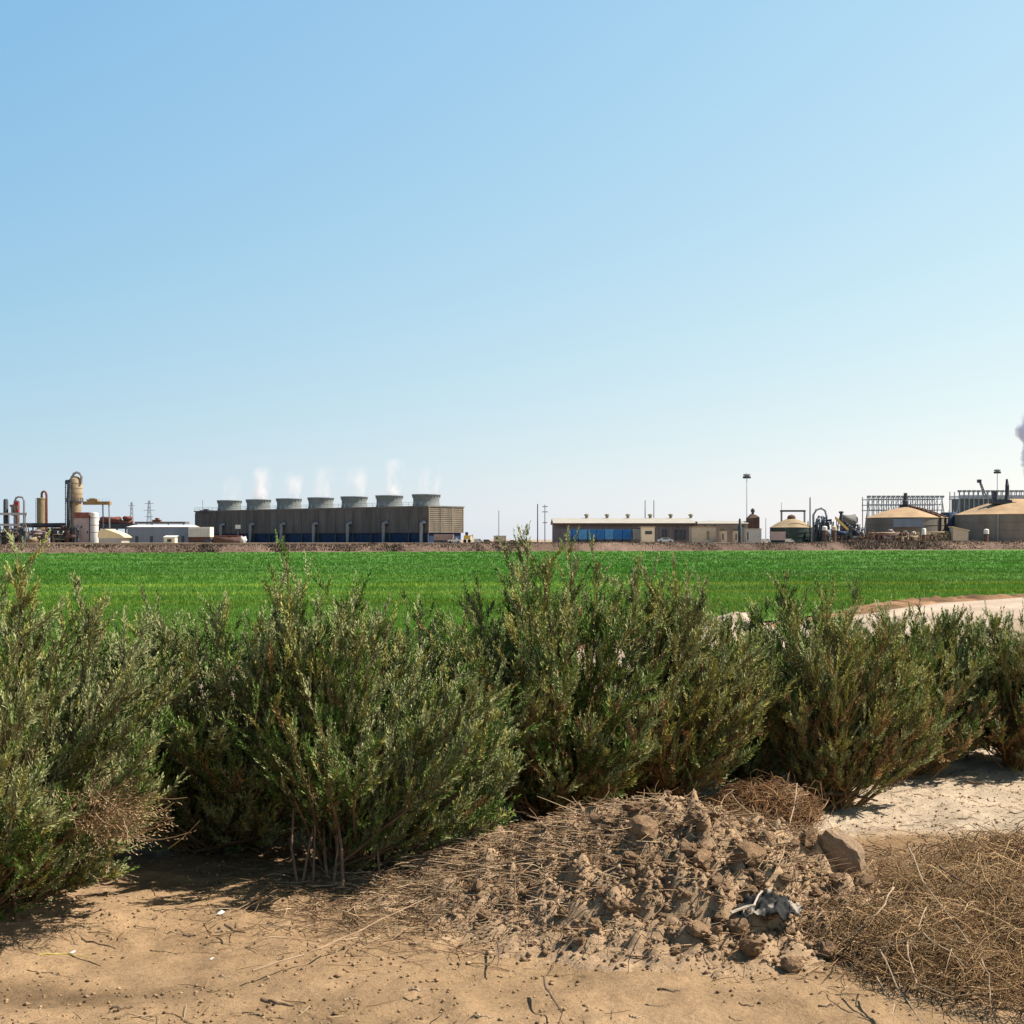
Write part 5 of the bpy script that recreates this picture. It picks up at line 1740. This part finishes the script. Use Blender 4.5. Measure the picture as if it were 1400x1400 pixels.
t = thing('upright_vessel', 'slim dark vessel standing before the lower building, left of the rusty hopper', 'vessel', (WX(1011, D), D, 0))
r = 2.2 * D / FOC
MB().lathe(WX(1011.5, D), D, [(r * 1.3, 0), (r * 1.3, WZ(720, D)), (r * .8, WZ(717, D)), (r * .7, WZ(710, D)), (r * .1, WZ(708.5, D))], 18).build('shell', mat('dark_teal_shell', (0.06, 0.08, 0.085), var=0.3), t)
D = 404
t = thing('hopper', 'dark rusty hopper with sloping shoulder and round cap, right of the long building', 'hopper', (WX(1031, D), D, 0))
mb = MB()
a0, a1 = WX(1023, D), WX(1038.5, D)
mb.poly([(a0, D, 0), (a1, D, 0), (a1, D + 4, 0), (a0, D + 4, 0), (a0, D, WZ(708.5, D)), (a1, D, WZ(707, D)), (a1, D + 4, WZ(707, D)), (a0, D + 4, WZ(708.5, D)),
         (WX(1028.5, D), D + 1, WZ(702.5, D)), (WX(1035, D), D + 1, WZ(704, D)), (WX(1035, D), D + 3, WZ(704, D)), (WX(1028.5, D), D + 3, WZ(702.5, D))],
        [(0, 1, 5, 4), (1, 2, 6, 5), (2, 3, 7, 6), (3, 0, 4, 7), (4, 5, 9, 8), (5, 6, 10, 9), (6, 7, 11, 10), (7, 4, 8, 11), (8, 9, 10, 11)])
mb.build('body', RUSTB, t)
MB().lathe(WX(1030.8, D), D + 2, [(2.0 * D / FOC, WZ(704, D)), (1.8 * D / FOC, WZ(700.5, D)), (2.7 * D / FOC, WZ(699.5, D)), (2.9 * D / FOC, WZ(697.5, D)), (1.6 * D / FOC, WZ(695.2, D)), (.3 * D / FOC, WZ(694.8, D))], 18).build('cap', DARKST, t)

# ---- tanks
def tank(name, label, px, rad_px, y_eave, y_apex, d, shell, roofm, ribs=0):
    r = rad_px * d / (FOC - rad_px)
    cx, cy = WX(px, d + r), d + r
    t = thing(name, label, 'tank', (cx, cy, 0))
    ze, za = WZ(y_eave, d + r * 0.4), H_EYE + (HOR - y_apex) * (d + r) / FOC
    MB().lathe(cx, cy, [(r, 0), (r, ze)], 72, cap=False).build('shell', shell, t)
    prof = [(r * 1.012, ze - .02), (r * 1.012, ze + .12)] + [(r * (1 - k / 8), ze + .12 + (za - ze) * (1 - (1 - k / 8) ** 1.55)) for k in range(0, 8)] + [(.3, za)]
    MB().lathe(cx, cy, prof, 72).build('roof', roofm, t)
    mb = MB()
    for k in range(1, 4):
        z = ze * k / 4
        mb.lathe(cx, cy, [(r + .003, z - .1), (r + .1, z - .08), (r + .1, z + .08), (r + .003, z + .1)], 72, cap=False)
    mb.build('hoops', shell, t)
    if ribs:
        mb = MB()
        for k in range(ribs):
            th = -2.75 + k * (2.3 / max(1, ribs - 1))
            pts = []
            for j in range(7):
                f_ = 1 - j / 7
                pts.append((cx + r * f_ * math.cos(th), cy + r * f_ * math.sin(th), ze + .25 + (za - ze) * (1 - f_ ** 1.55)))
            mb.tube([(pts[0][0], pts[0][1], 0.2)] + pts, 0.22, 6)
        mb.build('roof_pipes', RUSTB, t)
    return t, cx, cy, r, ze, za


t, cx, cy, r, ze, za = tank('storage_tank', 'small dark tank with a tan cone roof left of the tangle of green pipework', 1082, 29, 721.5, 709, 398, GREEND, mat('cone_roof_tan', (0.31, 0.225, 0.13), var=0.2, scale=0.4))
MB().lathe(cx, cy, [(1.2, za - .3), (1.2, za + .5), (.8, za + .95), (.1, za + 1.15)], 16).build('hatch', RUSTB, t)
D = 412
t = thing('pipe_portal', 'goalpost shaped steel portal rising behind the small cone roofed tank', 'portal', (WX(1084, D), D, 0))
for px in (1068.5, 1100):
    MB().tube([(WX(px, D), D, 0), V3(px, 697.5, D)], 0.30, 7).build('post', STEEL, t)
mb = MB(); pbox(mb, 1067, 1101.5, 697.3, 699.8, D - .3, .6); mb.build('crossbeam', DARKST, t)
MB().tube([V3(1068.5, 697, D), V3(1068.5, 687, D)], 0.07, 5).build('spike', STEEL, t)

t, cx, cy, r, ze, za = tank('storage_tank', 'wide tan domed tank with two pipes curving over its roof, left of the rightmost tank', 1240, 55, 708, 693.5, 396, TANKW, TANKR, ribs=0)
for th0 in (-0.95, -0.72):
    pts = []
    for j in range(8):
        f_ = 1 - j / 8
        th = th0 - 0.35 * (1 - f_)
        pts.append((cx + r * f_ * math.cos(th), cy + r * f_ * math.sin(th), ze + .35 + (za - ze) * (1 - f_ ** 1.55)))
    MB().tube([(pts[0][0], pts[0][1] - .3, 0.2), (pts[0][0], pts[0][1] - .3, ze)] + pts, 0.3, 8).build('roof_pipe', RUSTB, t)
mb = MB()
pbox(mb, 1232, 1243, 690, 694.5, 396 + r, 2.2)
for k in range(12):
    px = 1230 + k * 3.1
    yb = 690.5 + max(0, k - 3) * 0.55
    mb.tube([V3(px, yb + 3, 396 + r), V3(px, yb, 396 + r)], .08, 4)
mb.tube([V3(1230, 690.5, 396 + r), V3(1241, 690.5, 396 + r), V3(1266, 696, 396 + r)], .12, 5)
mb.tube([V3(1230, 693, 396 + r), V3(1241, 693, 396 + r), V3(1268, 698.5, 396 + r)], .45, 6)
mb.build('roof_walkway', DARKST, t)
mb = MB(); mb.lathe(WX(1238, 396 + r), 396 + r, [(.9, WZ(690, 396 + r)), (.9, WZ(685, 396 + r)), (.55, WZ(683.5, 396 + r)), (.55, WZ(674, 396 + r))], 12); mb.build('vent', DARKST, t)
mb = MB()
for (a, b, y0, y1) in ((1222, 1262, 709.5, 720.5), ):
    pbox(mb, a, b, y0, y1, 394.5, 1.2)
mb.build('shade_patch', GREYW, t)  # blue-grey slab stands in for a patch of shade on the tank wall
t2 = thing('storage_tank', 'blue-grey squat tank at the right foot of the wide domed tank', 'tank', (WX(1301, 402), 402, 0))
r2 = 11 * 402 / FOC
MB().lathe(WX(1300, 402), 404, [(r2, 0), (r2, WZ(702, 402)), (r2 * .9, WZ(700.5, 402)), (.2, WZ(700, 402))], 36).build('shell', mat('navy_tank_shell', (0.06, 0.085, 0.13), var=0.2), t2)
mb = MB()
for k in range(10):
    th = k * math.pi / 5
    mb.tube([(WX(1300, 402) + r2 * .95 * math.cos(th), 404 + r2 * .95 * math.sin(th), WZ(701.5, 402)), (WX(1300, 402) + r2 * .95 * math.cos(th), 404 + r2 * .95 * math.sin(th), WZ(697, 402))], .05, 4)
mb.build('railing', STEEL, t2)

t, cx, cy, r, ze, za = tank('storage_tank', 'rightmost tan domed tank, cut by the right edge of the photo', 1390, 81, 703.5, 682, 380, TANKW, TANKR)
for th in (-2.2, -1.75, -1.4):
    MB().tube([(cx + (r + .5) * math.cos(th), cy + (r + .5) * math.sin(th), 0.1), (cx + (r + .5) * math.cos(th), cy + (r + .5) * math.sin(th), ze)], .18, 6).build('wall_pipe', STEEL, t)
dd = 380 + r
mb = MB(); pbox(mb, 1362, 1384, 683.5, 687.5, dd - 6, 3); pbox(mb, 1357, 1390, 686.5, 688.5, dd - 7, 3)
pbox(mb, 1358.5, 1363, 671, 683.45, dd - 5, 1.4)
mb.build('roof_gear', DARKST, t)
MB().tube([V3(1377, 686, dd - 5), V3(1377, 664, dd - 5), V3(1376.5, 655, dd - 5)], [.75, .55, .3], 10).build('roof_stack', DARKST, t)
D = 452
t = thing('crane', 'slanting crane jib sticking up behind the rightmost tank', 'crane', (WX(1352, D), D, 0))
mb = MB()
a, b = V3(1355, 700, D), V3(1339.5, 658, D)
for off in (-.45, .45):
    for o2 in (-.4, .4):
        mb.tube([a + Vector((off, o2, 0)), b + Vector((off * .4, o2 * .4, 0))], .12, 5)
for k in range(10):
    p_, q_ = a.lerp(b, k / 10), a.lerp(b, (k + 1) / 10)
    mb.tube([p_ + Vector((-.4, -.4, 0)), q_ + Vector((.35, -.4, 0))], .08, 4); mb.tube([p_ + Vector((.4, .4, 0)), q_ + Vector((-.35, .4, 0))], .08, 4)
mb.build('jib', DARKST, t)
mb = MB(); pbox(mb, 1337, 1342, 655.5, 660, D - .5, 1); mb.build('jib_head', DARKST, t)
mb = MB(); mb.box(WX(1350, D), WX(1362, D), D - 1.5, D + 1.5, 0, WZ(699, D)); mb.build('crane_body', BLUEST, t)


def open_tower(label, x0, x1, ytop, ydeck, ylow, d, depth, pitch, solid=None):
    t = thing('lattice_cooling_tower', label, 'cooling tower', (WX((x0 + x1) / 2, d), d, 0))
    mb = MB()
    n = int((x1 - x0) / pitch)
    for i in range(n + 1):
        px = x0 + (x1 - x0) * i / n
        for yy in (d, d + depth):
            mb.tube([(WX(px, d), yy, 0), (WX(px, d), yy, WZ(ytop, d))], .17, 5)
    for y in (ydeck, (ydeck + ylow) / 2, ylow):
        for yy in (d - .2, d + depth + .05):
            mb.box(WX(x0 - 1, d), WX(x1 + 1, d), yy, yy + .15, WZ(y, d), WZ(y, d) + .28)
    for i in range(n):
        pa, pb = x0 + (x1 - x0) * i / n, x0 + (x1 - x0) * (i + 1) / n
        mb.tube([V3(pa, ylow, d), V3(pb, ydeck, d)], .07, 4)
    for sgn, px in ((-1, x0), (1, x1)):
        mb.tube([(WX(px + sgn * 9, d), d, 0), (WX(px, d), d, WZ(ydeck, d))], .16, 5)
    mb.build('frame', mat('grey_lattice_steel', (0.33, 0.36, 0.38), var=0.2), t)
    for i in range(n + 1):
        px = x0 + (x1 - x0) * i / n
        mb = MB(); x_ = WX(px, d); z_ = WZ(ytop, d)
        mb.box(x_ - .55, x_ + .55, d - .5, d + .5, z_ - .45, z_ + .2)
        mb.build('nozzle_box', STEEL, t)
    if solid:
        mb = MB(); pbox(mb, x0 + .5, x1 - .5, solid[0], solid[1], d + .6, depth - 1.2); mb.build('fill_casing', mat('green_grey_casing', (0.13, 0.15, 0.145), var=0.25, scale=0.5), t)
    return t


open_tower('open grey lattice structure with a dotted top rail behind the wide domed tank', 1188, 1288, 678.5, 683, 698, 440, 8, 6.3)
open_tower('lattice topped casing behind the rightmost tank', 1312, 1500, 671, 678, 682, 450, 10, 6.3, solid=(681.8, 702))

# clutter at the feet of the tanks
pipework('green-black pipework with small arched pipe right of the small cone roofed tank', 1113, 1140, 702, 392, 8, 11, [DARKST, GREEND, BLUEST, STEEL], 34)
pipework('low rusty pipework in front of the wide domed tank', 1186, 1240, 724, 378, 5, 12, [RUSTB, TANV, RUST, PINK], 40)
pipework('tan pipework running along the wide domed tank towards the rightmost tank', 1240, 1300, 724, 380, 5, 13, [TANV, RUSTB, CREAM, OLIVEV], 44)
pipework('dark pipework behind the yellow ramp, left of the wide domed tank', 1140, 1186, 712, 388, 7, 14, [DARKST, BLUEST, RUSTB, TANV], 38)
D = 394
MBt = MB().tube([V3(1112, 722, D), V3(1112, 704, D), V3(1116, 697, D), V3(1123, 695, D), V3(1128, 698, D), V3(1130, 705, D), V3(1130, 722, D)], 0.33, 8).tube([V3(1112, 722, D), (WX(1112, D), D, 0)], .33, 8)
tag(MBt.build('arched_pipe', STEEL, None, (WX(1121, D), D, 0)), 'grey pipe arching over the green-black pipework', 'pipe')
D = 402
t = thing('horizontal_tank', 'fat grey-brown horizontal tank left of the wide domed tank', 'tank', (WX(1160, D), D, 0))
MB().tube([V3(1148, 711, D), V3(1150, 711, D), V3(1169, 711, D), V3(1172, 711, D)], [1.1, 1.75, 1.75, .9], 20).build('shell', mat('grey_brown_shell', (0.19, 0.175, 0.155), var=0.25), t)
for px in (1153, 1166):
    mb = MB(); pbox(mb, px - 1.5, px + 1.5, 718, 741, D - 1, 2); mb.build('saddle', DARKST, t)
MB().lathe(WX(1149.5, D - 1), D - 1.5, [(.5, WZ(712, D)), (.4, WZ(702, D)), (.7, WZ(701.5, D)), (.7, WZ(699.5, D)), (.1, WZ(699, D))], 12).build('relief_valve', DARKST, t)
D = 385
t = thing('conveyor_ramp', 'yellow ramp slanting down to the right before the grey-brown horizontal tank', 'ramp', (WX(1152, D), D, 0))
a, b = V3(1143, 708, D), V3(1160, 724, D)
MB().poly([a + Vector((0, 0, .35)), b + Vector((0, 0, .35)), b - Vector((0, 0, .35)), a - Vector((0, 0, .35)), a + Vector((0, 1.2, .35)), b + Vector((0, 1.2, .35)), b + Vector((0, 1.2, -.35)), a + Vector((0, 1.2, -.35))],
          [(3, 2, 1, 0), (4, 5, 6, 7), (0, 1, 5, 4), (2, 3, 7, 6), (1, 2, 6, 5), (3, 0, 4, 7)]).build('belt', mat('ramp_yellow', (0.58, 0.42, 0.14), var=0.15), t)
for px, y in ((1144, 710), (1158, 723)):
    MB().tube([V3(px, y, D + .6), (WX(px, D), D + .6, 0)], .14, 6).build('leg', DARKST, t)
for (a, b, y0, y1, lab, m) in ((1124, 1131, 719, 725, 'small pinkish white tank on the left before the green-black pipework', WHITE), (1137, 1144, 719, 725, 'small cream tank right of the pinkish white one', CREAM),
                               (1260, 1266, 722, 731, 'narrow white tank among the tan pipework of the domed tanks', WHITE), (1345, 1352, 723, 730, 'small round white tank against the rightmost big tank', WHITE)):
    D = 375
    r = (b - a) / 2 * D / FOC
    t = thing('small_tank', lab, 'tank', (WX((a + b) / 2, D), D, 0))
    MB().lathe(WX((a + b) / 2, D), D, [(r, WZ(y1, D)), (r, WZ(y0 + 1.5, D)), (r * .7, WZ(y0 + .4, D)), (.05, WZ(y0, D))], 20).build('shell', m, t)
    MB().lathe(WX((a + b) / 2, D), D, [(r * .8, 0), (r * .8, WZ(y1, D) - .004)], 12).build('plinth', RUSTB, t)
D = 378
t = thing('shed', 'cream lean-to with a sloping roof between the two big domed tanks', 'shed', (WX(1316, D), D, 0))
a0, a1 = WX(1303, D), WX(1324, D)
MB().poly([(a0, D, 0), (a1, D, 0), (a1, D + 3, 0), (a0, D + 3, 0), (a0, D, WZ(721, D)), (a1, D, WZ(726, D)), (a1, D + 3, WZ(726, D)), (a0, D + 3, WZ(721, D))],
          [(0, 1, 5, 4), (1, 2, 6, 5), (2, 3, 7, 6), (3, 0, 4, 7), (4, 5, 6, 7)]).build('walls', CREAM, t)
MB().poly([(a0 - .3, D - .3, WZ(720.6, D)), (a1 + .3, D - .3, WZ(726, D)), (a1 + .3, D + 3.3, WZ(726, D)), (a0 - .3, D + 3.3, WZ(720.6, D)), (a0 - .3, D - .3, WZ(719.6, D)), (a1 + .3, D - .3, WZ(725, D)), (a1 + .3, D + 3.3, WZ(725, D)), (a0 - .3, D + 3.3, WZ(719.6, D))],
          [(3, 2, 1, 0), (4, 5, 6, 7), (0, 1, 5, 4), (1, 2, 6, 5), (2, 3, 7, 6), (3, 0, 4, 7)]).build('roof', YELL, t)

D = 382
t = thing('low_wall', 'low pinkish wall between the two white vans, under the small cone roofed tank', 'wall', (WX(1064, D), D, GB))
mb = MB(); pbox(mb, 1054, 1074, 728, 738.5, D, 1.0); mb.build('wall', PINK, t)
mb = MB(); pbox(mb, 1053.5, 1074.5, 727, 727.97, D - .1, 1.2); mb.build('coping', CREAM, t)
# ------------------------------------------------------------------ camera, sun, sky
cam = bpy.data.cameras.new('camera')
co = bpy.data.objects.new('camera', cam)
COL.objects.link(co)
co.location = (0, 0, H_EYE)
co.rotation_euler = (math.radians(90), 0, 0)
cam.sensor_width = 36
cam.lens = 36 * FOC / 1400
cam.shift_y = (HOR - 700) / 1400
cam.clip_start = 0.1
cam.clip_end = 9000
scene.camera = co

EXPO = 0.8
SUN_AZ, SUN_EL = math.radians(87), math.radians(51)
to_sun = Vector((math.sin(SUN_AZ) * math.cos(SUN_EL), math.cos(SUN_AZ) * math.cos(SUN_EL), math.sin(SUN_EL)))
sun = bpy.data.lights.new('sun', 'SUN')
sun.energy = 5.0
sun.angle = math.radians(0.5)
sun.color = (1.0, 0.95, 0.87)
so = bpy.data.objects.new('sun', sun)
COL.objects.link(so)
so.rotation_euler = (-to_sun).to_track_quat('-Z', 'Y').to_euler()
so.location = (40, 10, 60)

w = bpy.data.worlds.new('World')
scene.world = w
w.use_nodes = True
N, L = w.node_tree.nodes, w.node_tree.links
bg = N['Background']
sky = N.new('ShaderNodeTexSky')
sky.sky_type = 'NISHITA'
sky.sun_disc = False
sky.sun_elevation = SUN_EL
sky.sun_rotation = SUN_AZ
sky.altitude = 0
sky.air_density = 1.0
sky.dust_density = 0.3
sky.ozone_density = 1.0
# whiten the clear sky towards the horizon and brighten it towards the sun
sep = N.new('ShaderNodeSeparateColor')
L.new(sky.outputs['Color'], sep.inputs['Color'])
tc = N.new('ShaderNodeTexCoord')
sx = N.new('ShaderNodeSeparateXYZ')
L.new(tc.outputs['Generated'], sx.inputs['Vector'])
zen = N.new('ShaderNodeMapRange')            # the sky darkens towards the zenith
zen.interpolation_type = 'SMOOTHSTEP'
for nm, v_ in (('From Min', 0.34), ('From Max', 0.85), ('To Min', 1.0), ('To Max', 0.26)):
    zen.inputs[nm].default_value = v_
L.new(sx.outputs['Z'], zen.inputs['Value'])
com = N.new('ShaderNodeCombineColor')
for ch, g, a, k in (('Red', 0.60, 1.03, 0.72), ('Green', 0.356, 0.983, 0.42), ('Blue', 0.10, 0.93, 0.20)):
    m0 = N.new('ShaderNodeMath'); m0.operation = 'MULTIPLY'; m0.inputs[1].default_value = 0.1
    L.new(sep.outputs[ch], m0.inputs[0])
    m1 = N.new('ShaderNodeMath'); m1.operation = 'POWER'; m1.inputs[1].default_value = g
    L.new(m0.outputs[0], m1.inputs[0])
    m2 = N.new('ShaderNodeMath'); m2.operation = 'MULTIPLY'; m2.inputs[1].default_value = a * 10 / 2 ** EXPO
    L.new(m1.outputs[0], m2.inputs[0])
    m3 = N.new('ShaderNodeMath'); m3.operation = 'MULTIPLY_ADD'; m3.inputs[1].default_value = k; m3.inputs[2].default_value = 1.0
    L.new(sx.outputs['X'], m3.inputs[0])
    m4 = N.new('ShaderNodeMath'); m4.operation = 'MULTIPLY'
    L.new(m2.outputs[0], m4.inputs[0]); L.new(m3.outputs[0], m4.inputs[1])
    m5 = N.new('ShaderNodeMath'); m5.operation = 'MULTIPLY'
    L.new(m4.outputs[0], m5.inputs[0]); L.new(zen.outputs['Result'], m5.inputs[1])
    L.new(m5.outputs[0], com.inputs[ch])
L.new(com.outputs['Color'], bg.inputs['Color'])
bg.inputs['Strength'].default_value = 0.1
scene.view_settings.view_transform = 'Standard'
scene.view_settings.look = 'None'
scene.view_settings.exposure = EXPO
scene.view_settings.gamma = 1
scene.cycles.max_bounces = 8
scene.cycles.diffuse_bounces = 1
scene.cycles.transparent_max_bounces = 8
scene.cycles.volume_bounces = 4
